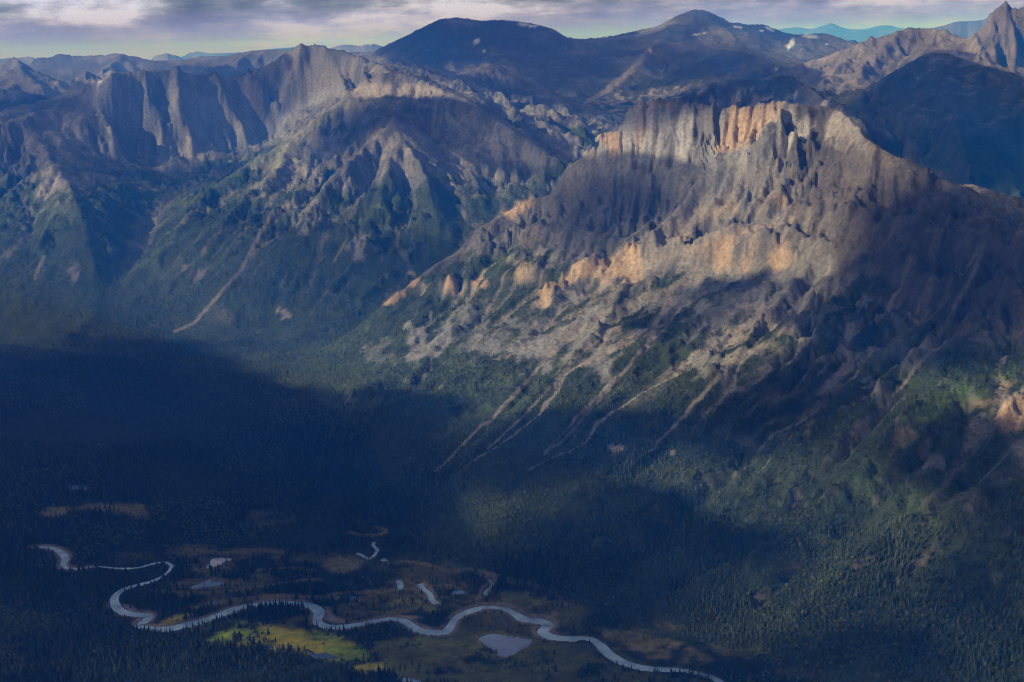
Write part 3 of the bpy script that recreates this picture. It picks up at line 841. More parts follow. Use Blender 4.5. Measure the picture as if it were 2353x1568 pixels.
PONDS = [C5([(943, 580), (962, 562), (975, 543), (1010, 541), (1045, 540), (1070, 548), (1035, 560), (1005, 574), (975, 585), (950, 588)]), C5([(868, 680), (905, 668), (935, 658), (962, 636), (980, 650), (1000, 654), (1048, 660), (1000, 668), (950, 676), (905, 684)]),
         C5([(2196, 912), (2225, 896), (2260, 888), (2353, 900), (2440, 912), (2433, 940), (2385, 965), (2360, 985), (2325, 997), (2295, 992), (2268, 965), (2235, 945)]), C5([(1596, 716), (1618, 712), (1642, 720), (1625, 732), (1604, 730)]),
         C5([(955, 746), (980, 741), (1008, 744), (985, 750)]), C5([(1398, 962), (1425, 968), (1452, 984), (1500, 980), (1530, 990), (1562, 1002), (1500, 1005), (1450, 1004), (1428, 985)]), C5([(2056, 702), (2085, 686), (2122, 684), (2148, 696), (2118, 708), (2082, 710)]),
         C5([(270, 218), (310, 206), (360, 204), (425, 220), (395, 232), (330, 228)]), C5([(1738, 552), (1752, 540), (1770, 533), (1784, 550), (1762, 556)]), C5([(1205, 948), (1232, 942), (1262, 954), (1236, 960)]), C5([(590, 398), (598, 390), (606, 400), (598, 408)]), C5([(1150, 905), (1165, 901), (1180, 905), (1165, 910)])]
warp = fbm(X, Y, 38, 4, 19, 0.65) * 4.5
for p in PONDS:
    p = np.array(p)
    s = box_sel(p[:, 0].min(), p[:, 1].min(), p[:, 0].max(), p[:, 1].max(), 12)
    m_ = in_poly(PX[s] + warp[s], PY[s] + warp[s] * 0.5, p) & valley_floor[s]
    water[s] = np.maximum(water[s], m_)
z = z - water * (z + 3.5)                     # dig the beds
PX, PY = project(X, Y, z)

# ------------------------------------------------------------------ ground cover (albedo only)
nl, ns = fbm(X, Y, 420, 4, 101), fbm(X, Y, 60, 4, 111)
nd = fbm(X * 0.81 + Y * 0.587, (Y * 0.81 - X * 0.587) * 3.2, 300, 4, 121)     # streaks down the big face


def rgb(*c):
    return np.array(c, np.float32)


ROCK = rgb(0.108, 0.112, 0.122)
ROCK_GREY = rgb(0.152, 0.156, 0.164)
ROCK_BROWN = rgb(0.118, 0.105, 0.100)
ROCK_ORANGE = rgb(0.33, 0.240, 0.170)
SCREE = rgb(0.225, 0.205, 0.190)
SHRUB = rgb(0.040, 0.057, 0.030)
TUNDRA = rgb(0.085, 0.092, 0.045)
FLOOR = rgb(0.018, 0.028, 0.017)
tone = np.empty(z.shape + (3,), np.float32)


def mix(a, b, t):
    return a + (b - a) * t[..., None]


tone[:] = mix(mix(np.broadcast_to(ROCK, tone.shape), ROCK_GREY, sstep(-0.2, 0.5, nl)), ROCK_BROWN, sstep(0.0, 0.55, fbm(X, Y, 700, 3, 131)))
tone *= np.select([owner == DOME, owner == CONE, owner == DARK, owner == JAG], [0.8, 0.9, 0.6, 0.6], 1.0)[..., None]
brown = owner == BROWN
tone[brown] = tone[brown] * 0.5 + rgb(0.17, 0.125, 0.105) * 0.5
tone = mix(tone, SCREE, sstep(0.15, 0.6, ns + nl * 0.5) * sstep(0.95, 0.6, slope) * 0.45)
rocky_zone = (owner == CRAG) | (owner == CIRQUE) | (owner == BROWN)
tone = mix(tone, SCREE * 0.85, (1 - broken) * 0.45 * rocky_zone)
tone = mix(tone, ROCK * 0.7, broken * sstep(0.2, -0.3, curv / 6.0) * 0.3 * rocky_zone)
# loose runnels and dark seams down the fall line
vein = -gullies(z, 46, 1.0, 601, 0.7) / np.clip(slope_s * 1.9, 0.05, 1.3)
vein2 = -gullies(z, 120, 1.0, 611, 0.7) / np.clip(slope_s * 1.9, 0.05, 1.3)
tone = mix(tone, SCREE * 1.05, sstep(0.55, 0.95, vein * 0.55 + vein2 * 0.45 + 0.55 * ns) * 0.3 * rocky_zone * (1 - 0.8 * wall))
tone *= (1 + (0.5 * ns + 0.35 * fbm(X, Y, 22, 3, 621, 0.6)) * sstep(15000, 6500, RR) + 0.25 * nl)[..., None]
# vegetation climbs the gentler ground
line_z = np.select([owner == CRAG, owner == CIRQUE, owner == NEAR], [400, 590, 2000], 800)
fuzz = 130 * nl + np.where(owner == CRAG, 260, 90) * nd + 60 * ns
green = sstep(line_z + 90, line_z - 60, z + fuzz) * sstep(1.7, 0.95, slope_s + 0.35 * ns)
green = np.where(valley_floor | (owner == NEAR), 1.0, green)
tun = sstep(line_z + 420, line_z + 60, z + fuzz * 1.4) * sstep(0.95, 0.5, slope + 0.3 * ns) * 0.6 * (owner != CRAG)
woods = green * sstep(line_z + 20, line_z - 150, z + fuzz)
run = sstep(0.62, 0.95, chute + 0.12 * ns) * sstep(170, 330, z) * (owner == CRAG) * ~valley_floor
run += 0.5 * sstep(0.7, 1.0, chute + 0.12 * ns) * sstep(150, 330, z) * (owner == CIRQUE)
bare = np.zeros_like(z)


def paint(sel, wgt, colour, k=1.0):
    tone[sel] = tone[sel] + (colour - tone[sel]) * (np.clip(wgt, 0, 1) * k)[..., None]


tone = mix(tone, TUNDRA * (1 + 0.3 * ns)[..., None], tun)
tone = mix(tone, SHRUB * (1 + 0.45 * ns + 0.3 * nl)[..., None], green)
tone = mix(tone, SCREE * (1 + 0.25 * ns)[..., None], run * 0.8)
woods *= 1 - np.clip(run * 1.3, 0, 1)
rag = 0.5 + 0.5 * sstep(-0.35, 0.25, ns + 0.6 * nd)


def bare_patch(x, y, rx, ry, rot, colour, k=1.0):
    s, w = blob(x, y, rx, ry, rot, 0.7)
    w = sstep(0.25, 0.65, w * 0.62 + 0.75 * ns[s] + 0.45 * nd[s] + 0.05) * sstep(0, 0.25, w) * k
    bare[s] = np.maximum(bare[s], w)
    paint(s, w, colour * (1 + 0.3 * ns[s])[..., None])


def bare_streak(pts, w, colour, k=1.0):
    s, g = stroke(pts, w)
    g = sstep(0.3, 0.75, g + 0.3 * ns[s]) * k * 0.95
    bare[s] = np.maximum(bare[s], g)
    paint(s, g, colour * (1 + 0.2 * ns[s])[..., None])


# grey limestone of the summit, scree below it
for a in [(1560, 310, 190, 90, 0, rgb(0.27, 0.265, 0.275), 0.9), (1800, 290, 150, 60, 8, rgb(0.34, 0.32, 0.31), 0.9), (1950, 300, 60, 40, 40, SCREE * 1.1, 0.8), (1620, 500, 190, 60, -25, SCREE, 0.9), (1750, 450, 150, 70, -25, SCREE * 0.9, 0.7), (1420, 470, 190, 90, 0, ROCK * 0.85, 0.7),
          (2000, 480, 190, 120, 25, ROCK_BROWN * 0.75, 0.8), (2150, 600, 220, 120, 20, ROCK_BROWN * 0.65, 0.8), (1700, 690, 170, 60, -20, ROCK_GREY * 0.8, 0.8), (1560, 690, 90, 60, -40, ROCK_GREY, 0.9),
          (985, 775, 45, 60, 10, ROCK_GREY * 1.15, 0.9), (1090, 760, 40, 60, 20, ROCK_GREY, 0.6), (1225, 800, 45, 60, 15, ROCK_GREY * 1.1, 0.9), (1140, 780, 60, 40, -50, ROCK_GREY, 0.6), (1370, 790, 55, 85, 30, ROCK_GREY * 1.1, 0.95), (1640, 850, 50, 50, 0, ROCK_GREY, 0.9), (1745, 770, 75, 60, -35, SCREE * 0.85, 0.85), (1690, 820, 50, 25, -45, SCREE, 0.8),
          (870, 800, 40, 30, 0, ROCK_GREY, 0.5), (655, 725, 16, 22, 10, SCREE, 0.8), (445, 630, 26, 20, 0, ROCK_BROWN * 1.2, 0.8), (178, 620, 18, 30, 0, SCREE * 0.8, 0.7), (1415, 1027, 16, 12, 0, SCREE * 1.2, 0.9), (1545, 1040, 10, 8, 0, SCREE, 0.8), (2110, 1050, 60, 22, 12, ROCK_GREY * 1.1, 0.9), (2090, 1000, 30, 12, 10, ROCK_ORANGE * 0.8, 0.6),
          (835, 565, 45, 28, 0, ROCK_GREY, 0.8), (715, 500, 40, 40, 0, ROCK_GREY * 1.1, 0.6), (1640, 400, 60, 70, 0, ROCK_GREY, 0.6)]:
    bare_patch(*a)
for a in [(1700, 290, 44, 55, 15, 1.0), (1760, 265, 40, 26, -15, 0.8), (1655, 320, 14, 34, 0, 0.9), (1400, 318, 24, 16, 0, 0.9), (1412, 340, 12, 18, 0, 0.8), (1510, 240, 60, 8, 0, 0.7), (1472, 300, 9, 40, 10, 0.6), (1190, 480, 36, 14, -35, 0.9), (1230, 545, 36, 18, -20, 0.5),
          (1035, 648, 24, 28, 0, 1.0), (945, 642, 15, 16, 0, 0.9), (910, 682, 26, 10, -30, 0.7), (1105, 648, 20, 16, 0, 0.8), (1200, 622, 26, 26, 0, 0.5), (1295, 640, 26, 30, 25, 0.8), (1330, 618, 22, 22, 0, 0.9), (1260, 670, 26, 34, 35, 0.8), (1390, 620, 34, 26, -20, 0.7), (1440, 615, 32, 34, 0, 0.8), (1450, 572, 17, 14, 0, 1.0),
          (1560, 538, 14, 9, 0, 1.0), (1640, 565, 60, 22, -10, 0.7), (1690, 600, 60, 22, 0, 0.8), (1745, 570, 70, 50, 0, 0.6), (1790, 595, 60, 24, 0, 0.8), (1700, 540, 60, 18, -25, 0.6), (1660, 480, 80, 18, -28, 0.45), (1770, 470, 40, 28, -40, 0.4), (1420, 745, 14, 24, 20, 0.5), (2330, 955, 44, 30, -35, 1.0), (2270, 925, 26, 14, -20, 0.6), (2310, 890, 30, 10, -20, 0.5), (1890, 830, 12, 20, 45, 0.5)]:
    bare_patch(*a[:5], ROCK_ORANGE, a[5])
for pts, w, c, k in [
    (curve2(np.array([(1440, 695), (1365, 740), (1290, 792), (1180, 910), (1080, 1005), (1000, 1085)], float)), (8, 3.6), SCREE, 1.0), (curve2(np.array([(1540, 690), (1505, 750), (1488, 795), (1380, 905), (1310, 980)], float)), (9, 3.6), SCREE, 1.0), (curve2(np.array([(1700, 812), (1610, 914), (1540, 990), (1490, 1040)], float)), (8, 3.4), SCREE, 0.95),
    (curve2(np.array([(2020, 690), (1950, 775), (1880, 862)], float)), (7, 3.4), SCREE * 0.9, 0.95), (curve2(np.array([(2262, 560), (2232, 640), (2190, 712), (2150, 785), (2085, 872), (2020, 940)], float)), (8, 3.4), SCREE * 0.9, 0.95), (curve2(np.array([(1400, 760), (1300, 850), (1200, 960), (1120, 1030)], float)), (5, 3.0), SCREE * 0.9, 0.8), (curve2(np.array([(1420, 870), (1320, 985), (1250, 1045)], float)), (5, 3.0), SCREE * 0.9, 0.8),
    ([(1800, 350), (1700, 430), (1600, 500), (1500, 560)], (16, 24), SCREE * 0.9, 0.6), ([(1905, 590), (1870, 640), (1800, 700)], (8, 12), ROCK_GREY, 0.8), ([(1620, 620), (1540, 670), (1440, 700)], (22, 12), SCREE * 0.9, 0.8), ([(1820, 500), (1800, 540)], 7, SCREE, 0.8), ([(1860, 480), (1840, 570), (1800, 620)], 7, SCREE, 0.5),
    ([(1400, 640), (1330, 730), (1290, 790)], 6, SCREE, 0.6), ([(1300, 850), (1200, 960), (1120, 1030)], 2.5, SCREE * 0.9, 0.6), ([(1400, 880), (1300, 990), (1250, 1040)], 2.5, SCREE * 0.9, 0.5), ([(1950, 1010), (1990, 960)], 2.5, SCREE * 0.8, 0.6), ([(2353, 1000), (2300, 1060), (2250, 1110)], 2.5, ROCK_GREY, 0.7),
    ([(740, 412), (665, 472), (625, 490), (552, 622), (450, 738), (400, 765)], (9, 3), SCREE * 0.85, 0.85), ([(862, 388), (800, 510)], 5, SCREE * 0.8, 0.7), ([(800, 545), (768, 600)], 4, SCREE, 0.6), ([(620, 440), (640, 360), (740, 275), (800, 240)], 6, TUNDRA * 2.0, 0.6), ([(100, 590), (80, 640)], 4, SCREE, 0.7),
    ([(640, 290), (690, 240), (800, 200)], 16, ROCK_GREY * 1.3, 0.8), ([(560, 330), (640, 300)], 22, ROCK_GREY * 1.2, 0.7), ([(820, 212), (900, 205), (1000, 212)], 17, SCREE * 1.25, 0.9), ([(600, 165), (700, 110)], 9, SCREE, 0.7),  # the palest stroke paints the spur's sunlit face lighter
    ([(1490, 122), (1455, 160), (1400, 205), (1345, 236)], (12, 5), SCREE, 0.9), ([(1530, 215), (1640, 190), (1700, 170)], 9, SCREE * 0.8, 0.5)]:  # pale strips painted in for sunlight on the far spur's slopes
    bare_streak(pts, w, c, k)
# debris chutes: followed downhill from the foot of the cliffs, tapering into the forest
def trace(px0, py0, n):
    k = np.argmin(np.hypot(PX - px0, PY - py0) + (seen < 0.5) * 1e6)
    x, y = X.flat[k], Y.flat[k]
    out, hx, hy = [(x, y)], 0.0, 0.0
    for _ in range(n):
        t_, l_ = np.array([math.atan2(x, y)]), np.array([math.log(math.hypot(x, y))])
        g1, g2 = float(polar_sample(gxs, np.array([x]), np.array([y]))[0]), float(polar_sample(gys, np.array([x]), np.array([y]))[0])
        gn = math.hypot(g1, g2) + 1e-6
        hx, hy = 0.75 * hx - 0.25 * g1 / gn, 0.75 * hy - 0.25 * g2 / gn
        hn = math.hypot(hx, hy) + 1e-6
        x, y = x + 11 * hx / hn, y + 11 * hy / hn
        out.append((x, y))
        if math.hypot(x, y) < 1600:
            break
    return out


gxs, gys = grad(smooth(z, 30))
for px0, py0, n, w0, k in [(1440, 692, 105, 9, 0.95), (1385, 700, 50, 6, 0.8), (1470, 700, 60, 6, 0.8), (1535, 690, 100, 10, 0.95), (1590, 690, 60, 7, 0.8), (1700, 780, 85, 9, 0.95), (1650, 800, 60, 6, 0.7), (1850, 690, 60, 6, 0.75), (2000, 690, 90, 8, 0.9), (1950, 730, 60, 5, 0.7), (2090, 600, 80, 7, 0.8),
                            (2250, 570, 110, 9, 0.9), (2190, 640, 70, 6, 0.7), (2330, 640, 80, 6, 0.7), (1290, 700, 60, 6, 0.8), (1210, 690, 60, 5, 0.7), (1130, 700, 50, 5, 0.7), (1050, 690, 45, 5, 0.7), (1340, 690, 70, 6, 0.7), (1800, 760, 50, 5, 0.6), (980, 720, 40, 4, 0.6), (1750, 700, 55, 6, 0.7), (2140, 720, 60, 5, 0.6), (1420, 800, 60, 5, 0.7), (1640, 700, 40, 8, 0.8)]:
    path = trace(px0 + rng.normal(0, 8), py0, n)
    for q_, (x, y) in enumerate(path):
        f_ = q_ / len(path)
        w_ = max(4.5, 1.25 * w0 * (1 - 0.6 * f_)) * (0.8 + 0.5 * rng.random())
        j_ = int(np.interp(math.atan2(x, y), th, np.arange(nT)))
        i_ = int(np.interp(math.log(math.hypot(x, y)), lr, np.arange(nR)))
        sl = (slice(max(i_ - 4, 0), i_ + 5), slice(max(j_ - 6, 0), j_ + 7))
        d_ = np.hypot(X[sl] - x, Y[sl] - y)
        g_ = sstep(1.5, 0.5, d_ / w_) * k * (1 - 0.35 * f_)
        bare[sl] = np.maximum(bare[sl], g_)
        tone[sl] += (SCREE * (1.05 + 0.3 * ns[sl])[..., None] - tone[sl]) * (g_ * 0.9)[..., None]
# bright grass runs
for pts, w, k in [([(2353, 830), (2250, 880), (2150, 950), (2050, 1040), (1950, 1130), (1880, 1180)], (34, 16), 0.8), ([(2300, 850), (2180, 900), (2080, 960)], 16, 0.8), ([(2120, 720), (2050, 790), (1980, 860)], 20, 0.3), ([(1250, 880), (1130, 980), (1060, 1040)], 14, 0.4), ([(1100, 600), (1180, 590)], 22, 0.4), ([(400, 470), (480, 430), (560, 395), (640, 345)], 14, 0.5), ([(280, 640), (350, 590), (400, 530)], 14, 0.5),
                  ([(1700, 1090), (1800, 990)], 8, 0.5), ([(1830, 760), (1930, 700)], 12, 0.3), ([(1380, 905), (1480, 860)], 10, 0.3)]:
    s, g = stroke(pts, w)
    g = g * sstep(-0.3, 0.3, ns[s] + nd[s]) * k * (1 - bare[s])
    paint(s, g, rgb(0.072, 0.112, 0.036) * (1 + 0.4 * ns[s])[..., None])
    woods[s] *= 1 - g
woods *= 1 - np.clip(smooth(bare, 1) * 2.2, 0, 1)
# marsh, meadows, gravel on the valley floor
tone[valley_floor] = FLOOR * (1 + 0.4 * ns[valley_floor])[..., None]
M_YEL, M_GRN, M_BRN, M_OLV = rgb(0.42, 0.37, 0.03), rgb(0.21, 0.28, 0.03), rgb(0.130, 0.112, 0.044), rgb(0.135, 0.140, 0.040)
MEADOWS = [(C5([(915, 930), (980, 895), (1050, 866), (1150, 843), (1250, 848), (1330, 858), (1420, 872), (1500, 882), (1580, 900), (1660, 935), (1700, 985), (1700, 1028), (1640, 1030), (1560, 1022), (1400, 992), (1200, 948), (1050, 942)]), M_GRN, 1), (C5([(1600, 1048), (1700, 1036), (1760, 1032), (1820, 1052), (1760, 1070), (1700, 1085), (1640, 1068)]), M_YEL, 1),
           (C5([(1720, 935), (1850, 915), (2000, 905), (2180, 900), (2353, 880), (2353, 1130), (1900, 1130), (1800, 1060), (1730, 1000)]), M_OLV, 0.9), (C6([(-20, 880), (150, 900), (250, 935), (350, 940), (420, 1000), (520, 1060), (700, 1075), (850, 1100), (930, 1140), (-20, 1140)]), M_OLV * 0.75, 0.9),
           (C5([(720, 700), (800, 660), (880, 640), (1000, 630), (1110, 645), (1080, 680), (940, 700), (830, 715)]), M_BRN, 0.8), (C5([(130, 348), (180, 325), (280, 312), (400, 305), (480, 288), (560, 288), (620, 298), (665, 335), (660, 365), (600, 345), (560, 330), (480, 322), (400, 328), (260, 345)]), M_BRN * 1.1, 0.9),
           (C5([(740, 500), (830, 480), (930, 478), (1000, 500), (1200, 490), (1330, 508), (1200, 525), (1060, 530), (1080, 600), (1000, 640), (860, 640), (840, 560)]), M_BRN * 0.85, 0.8), (C6([(400, 878), (460, 866), (540, 872), (700, 918), (850, 968), (890, 1012), (780, 1030), (620, 1008), (490, 940)]), M_BRN * 1.3, 0.9),
           (C6([(-60, 702), (80, 697), (140, 720), (150, 760), (60, 775), (-80, 760)]), M_OLV, 0.9), (C6([(600, 835), (680, 825), (780, 860), (720, 872), (640, 855)]), M_BRN * 1.2, 0.8), (C6([(1000, 968), (1060, 955), (1160, 965), (1240, 985), (1120, 1000), (1040, 990)]), M_OLV * 1.4, 0.9),
           (C5([(690, 850), (740, 835), (800, 812), (900, 800), (850, 835), (790, 850), (720, 862)]), M_YEL * 0.8, 0.9), (C5([(1740, 740), (1850, 725), (1920, 735), (1990, 770), (2060, 780), (1950, 800), (1800, 780)]), M_OLV * 1.3, 0.9), (C5([(1830, 742), (1870, 735), (1900, 748), (1860, 756)]), M_YEL, 0.9), (C5([(1470, 560), (1560, 535), (1660, 540), (1640, 580), (1580, 612), (1530, 600)]), M_BRN * 1.3, 0.9),
           (C5([(1930, 640), (2000, 640), (2140, 660), (2180, 690), (2120, 715), (2040, 712), (1980, 690)]), M_BRN, 0.7), (C6([(-20, 640), (60, 648), (130, 670), (200, 705), (245, 750), (180, 715), (100, 675), (-20, 655)]), M_BRN * 1.2, 0.8), (C5([(1130, 370), (1200, 310), (1280, 330), (1400, 365), (1300, 385), (1200, 400)]), M_BRN * 0.9, 0.7),
           (C5([(900, 755), (1000, 735), (1100, 720), (1250, 715), (1150, 735), (1010, 765)]), M_BRN, 0.7), (C5([(1480, 720), (1580, 700), (1650, 710), (1640, 735), (1540, 740)]), M_BRN, 0.6), (C6([(1180, 1050), (1300, 1035), (1400, 1050), (1420, 1120), (1240, 1110)]), M_BRN * 0.7, 0.8), (C5([(1180, 850), (1400, 800), (1440, 840), (1380, 865)]), M_OLV, 0.6), (C5([(440, 545), (560, 520), (700, 515), (720, 545), (560, 560)]), M_BRN * 0.7, 0.6),
           (C5([(-20, 960), (60, 930), (200, 940), (330, 1000), (400, 1080), (380, 1140), (-20, 1140)]), M_BRN * 0.8, 0.8)]
meadow = np.zeros_like(z)
wet = np.zeros_like(z)
s, w = blob(1000, 1420, 820, 150, 8, 0.5)
wet[s] = w
wet *= sstep(-0.02, 0.28, fbm(X, Y * 1.5, 230, 5, 181, 0.6)) * valley_floor * sstep(1250, 1290, PY)
paint(np.nonzero(wet > 0), wet[wet > 0], mix(np.broadcast_to(M_OLV * 0.7, X[wet > 0].shape + (3,)), M_BRN * 0.75, sstep(-0.2, 0.4, fbm(X[wet > 0], Y[wet > 0], 70, 4, 191))) * (1 + 0.5 * ns[wet > 0])[..., None], 0.85)
meadow = wet * 0.8
wx, wy = fbm(X, Y, 80, 5, 141, 0.6) * 34, fbm(X, Y, 80, 5, 151, 0.6) * 13
for p, c, k in MEADOWS:
    p = np.array(p)
    full = np.zeros(z.shape, np.float32)
    s = box_sel(p[:, 0].min(), p[:, 1].min(), p[:, 0].max(), p[:, 1].max(), 22)
    full[s] = in_poly(PX[s] + wx[s], PY[s] + wy[s], p)
    i0, i1, j0, j1 = s[0].min(), s[0].max() + 1, s[1].min(), s[1].max() + 1
    full[i0:i1, j0:j1] = smooth(full[i0:i1, j0:j1], 6)
    m_ = full[s] * k
    m_ *= sstep(-0.55, 0.0, fbm(X[s], Y[s], 48, 4, 195, 0.62) + 0.3 * nl[s])
    meadow[s] = np.maximum(meadow[s], m_)
    cc = c * (1 + 0.75 * fbm(X[s], Y[s] * 1.6, 60, 5, 161, 0.62))[..., None]
    if c is M_GRN:
        cc = cc + (M_YEL - cc) * sstep(-0.1, 0.35, fbm(X[s], Y[s] * 2, 110, 3, 171) + sstep(1490, 1545, PY[s] + 0.0 * PX[s]) * 0.3)[..., None]
    paint(s, m_, cc)
for pts, w in [([(1680, 690), (1740, 702), (1800, 690), (1842, 648)], 3), ([(1840, 560), (1950, 570), (2050, 600), (2150, 597), (2260, 610), (2353, 640), (2480, 672), (2560, 720), (2600, 760)], 4), ([(1480, 735), (1530, 708), (1600, 700), (1690, 708), (1700, 722), (1640, 742)], 4), ([(1870, 640), (1905, 690), (1960, 735), (2010, 760)], 4),
               ([(2030, 725), (2150, 745), (2235, 700), (2270, 660), (2225, 628)], 4), ([(700, 690), (850, 702), (1000, 700), (1150, 680), (1320, 655), (1480, 640)], 4), ([(880, 775), (1000, 745), (1150, 728), (1300, 716), (1450, 722), (1560, 730)], 5), ([(1500, 772), (1620, 792), (1750, 795), (1880, 785)], 5),
               ([(1600, 425), (1700, 440), (1780, 420), (1730, 400)], 4), ([(850, 505), (1000, 520), (1150, 508), (1300, 515)], 5), ([(1180, 600), (1320, 588), (1450, 600)], 3), ([(2080, 720), (2110, 702), (2150, 712)], 3), ([(1700, 975), (1850, 985), (1990, 1010), (2120, 1060)], 5)]:
    s, g = stroke(C5(curve2(np.array(pts, float))), w * 1.0)
    g = sstep(0.3, 0.7, g + 0.3 * ns[s]) * valley_floor[s]
    meadow[s] = np.maximum(meadow[s], g * 0.9)
    paint(s, g * 0.9, M_BRN * (1 + 0.4 * ns[s])[..., None])
woods = np.where(valley_floor, sstep(-0.5, -0.2, nl + ns * 0.5) * (1 - meadow) + 0.04 * meadow * sstep(0.1, 0.4, nl), woods)
GRAVEL = rgb(0.23, 0.19, 0.17)
s = np.nonzero(bank > 0)
paint(s, bank[s] * sstep(0.12, 0.4, nl[s] + ns[s] * 0.5), GRAVEL, 0.8)
for x, y, rx, ry, rot in [(770, 1424, 26, 7, 15), (300, 1398, 18, 6, 22), (322, 1422, 9, 5, -30), (985, 1444, 24, 4, 18), (940, 1418, 30, 4, 3), (850, 1283, 12, 4, -20), (1275, 1410, 8, 5, 0), (760, 1412, 14, 4, 40)]:
    s, w = blob(x, y, rx, ry, rot, 0.5)
    w *= valley_floor[s]
    paint(s, w, GRAVEL, 0.95)
    bank[s] = np.maximum(bank[s], w)
woods *= (1 - np.clip(water * 2 + sstep(0.3, 0.7, bank) * 0.8, 0, 1))
paint(np.nonzero(water > 0.4), water[water > 0.4], rgb(0.09, 0.10, 0.09))
# snow patches
for x, y, rx, ry, rot in [(1095, 95, 8, 5, -30), (1112, 117, 3, 3, 0), (1205, 56, 14, 2, 4), (1220, 60, 10, 3, 0), (1587, 31, 4, 2, 0), (1600, 80, 9, 2, -5), (1620, 76, 5, 1.5, 0), (1695, 62, 10, 2, 12), (1750, 71, 5, 2, 0), (1768, 67, 12, 3, 25), (1820, 98, 6, 10, 20), (1812, 108, 4, 7, 0), (1862, 84, 18, 4, 8), (1784, 159, 4, 2, 0), (1900, 102, 4, 2, 0), (230, 188, 5, 3, -20), (650, 139, 4, 2, -20), (227, 136, 4, 2, 0), (1230, 60, 8, 2, 0)]:
    s, w = blob(x, y, rx, ry, rot, 0.4)
    paint(s, w * sstep(-0.6, -0.1, ns[s] + 0.3), rgb(0.72, 0.74, 0.77))
tone = np.clip(tone, 0.008, 0.85)


# ------------------------------------------------------------------ materials
def nodes(name):
    mat = bpy.data.materials.new(name)
    mat.use_nodes = True
    nt = mat.node_tree
    p = nt.nodes['Principled BSDF']
    return mat, nt, nt.nodes, nt.links, p


def ground_material():
    mat, nt, N, L, p = nodes('ground')
    at = N.new('ShaderNodeVertexColor')
    at.layer_name = 'tone'
    tc = N.new('ShaderNodeNewGeometry')
    mp = N.new('ShaderNodeMapping')
    mp.inputs['Scale'].default_value = (0.05, 0.05, 0.05)
    L.new(tc.outputs['Position'], mp.inputs[0])
    n = N.new('ShaderNodeTexNoise')
    n.inputs['Scale'].default_value = 1.3
    n.inputs['Detail'].default_value = 7
    n.inputs['Roughness'].default_value = 0.65
    L.new(mp.outputs[0], n.inputs[0])
    mr = N.new('ShaderNodeMapRange')
    mr.inputs[1].default_value, mr.inputs[2].default_value = 0.3, 0.7
    mr.inputs[3].default_value, mr.inputs[4].default_value = 0.62, 1.38
    L.new(n.outputs[0], mr.inputs[0])
    mul = N.new('ShaderNodeVectorMath')
    mul.operation = 'SCALE'
    L.new(at.outputs[0], mul.inputs[0])
    L.new(mr.outputs[0], mul.inputs[3])
    L.new(mul.outputs[0], p.inputs['Base Color'])
    b = N.new('ShaderNodeBump')
    b.inputs['Strength'].default_value = 1.0
    b.inputs['Distance'].default_value = 8.0
    L.new(n.outputs[0], b.inputs['Height'])
    L.new(b.outputs[0], p.inputs['Normal'])
    p.inputs['Roughness'].default_value = 0.95
    p.inputs['Specular IOR Level'].default_value = 0.1
    return mat


def water_material(name, colour, rough):
    mat, nt, N, L, p = nodes(name)
    g0 = N.new('ShaderNodeNewGeometry')
    n0 = N.new('ShaderNodeTexNoise')
    n0.inputs['Scale'].default_value = 0.022
    n0.inputs['Detail'].default_value = 4
    L.new(g0.outputs['Position'], n0.inputs[0])
    cr = N.new('ShaderNodeValToRGB')
    cr.color_ramp.elements[0].position, cr.color_ramp.elements[1].position = 0.35, 0.68
    cr.color_ramp.elements[0].color = (colour[0] * 0.55, colour[1] * 0.62, colour[2] * 0.7, 1)
    cr.color_ramp.elements[1].color = (colour[0] * 1.3, colour[1] * 1.25, colour[2] * 1.2, 1)
    L.new(n0.outputs[0], cr.inputs[0])
    L.new(cr.outputs[0], p.inputs['Base Color'])
    p.inputs['Roughness'].default_value = rough
    p.inputs['IOR'].default_value = 1.33
    p.inputs['Specular IOR Level'].default_value = 0.9
    g = N.new('ShaderNodeNewGeometry')
    n = N.new('ShaderNodeTexNoise')
    n.inputs['Scale'].default_value = 0.25
    n.inputs['Detail'].default_value = 3
    L.new(g.outputs['Position'], n.inputs[0])
    b = N.new('ShaderNodeBump')
    b.inputs['Strength'].default_value = 0.12
    b.inputs['Distance'].default_value = 0.5
    L.new(n.outputs[0], b.inputs['Height'])
    L.new(b.outputs[0], p.inputs['Normal'])
    return mat


def foliage_material(name, stops):
    mat, nt, N, L, p = nodes(name)
    oi = N.new('ShaderNodeObjectInfo')
    r = N.new('ShaderNodeValToRGB')
    e = r.color_ramp.elements
    while len(e) < len(stops):
        e.new(0.5)
    for i, (q, c) in enumerate(stops):
        e[i].position = q
        e[i].color = (*c, 1)
    L.new(oi.outputs['Random'], r.inputs[0])
    L.new(r.outputs[0], p.inputs['Base Color'])
    p.inputs['Roughness'].default_value = 0.8
    p.inputs['Specular IOR Level'].default_value = 0.2
    return mat


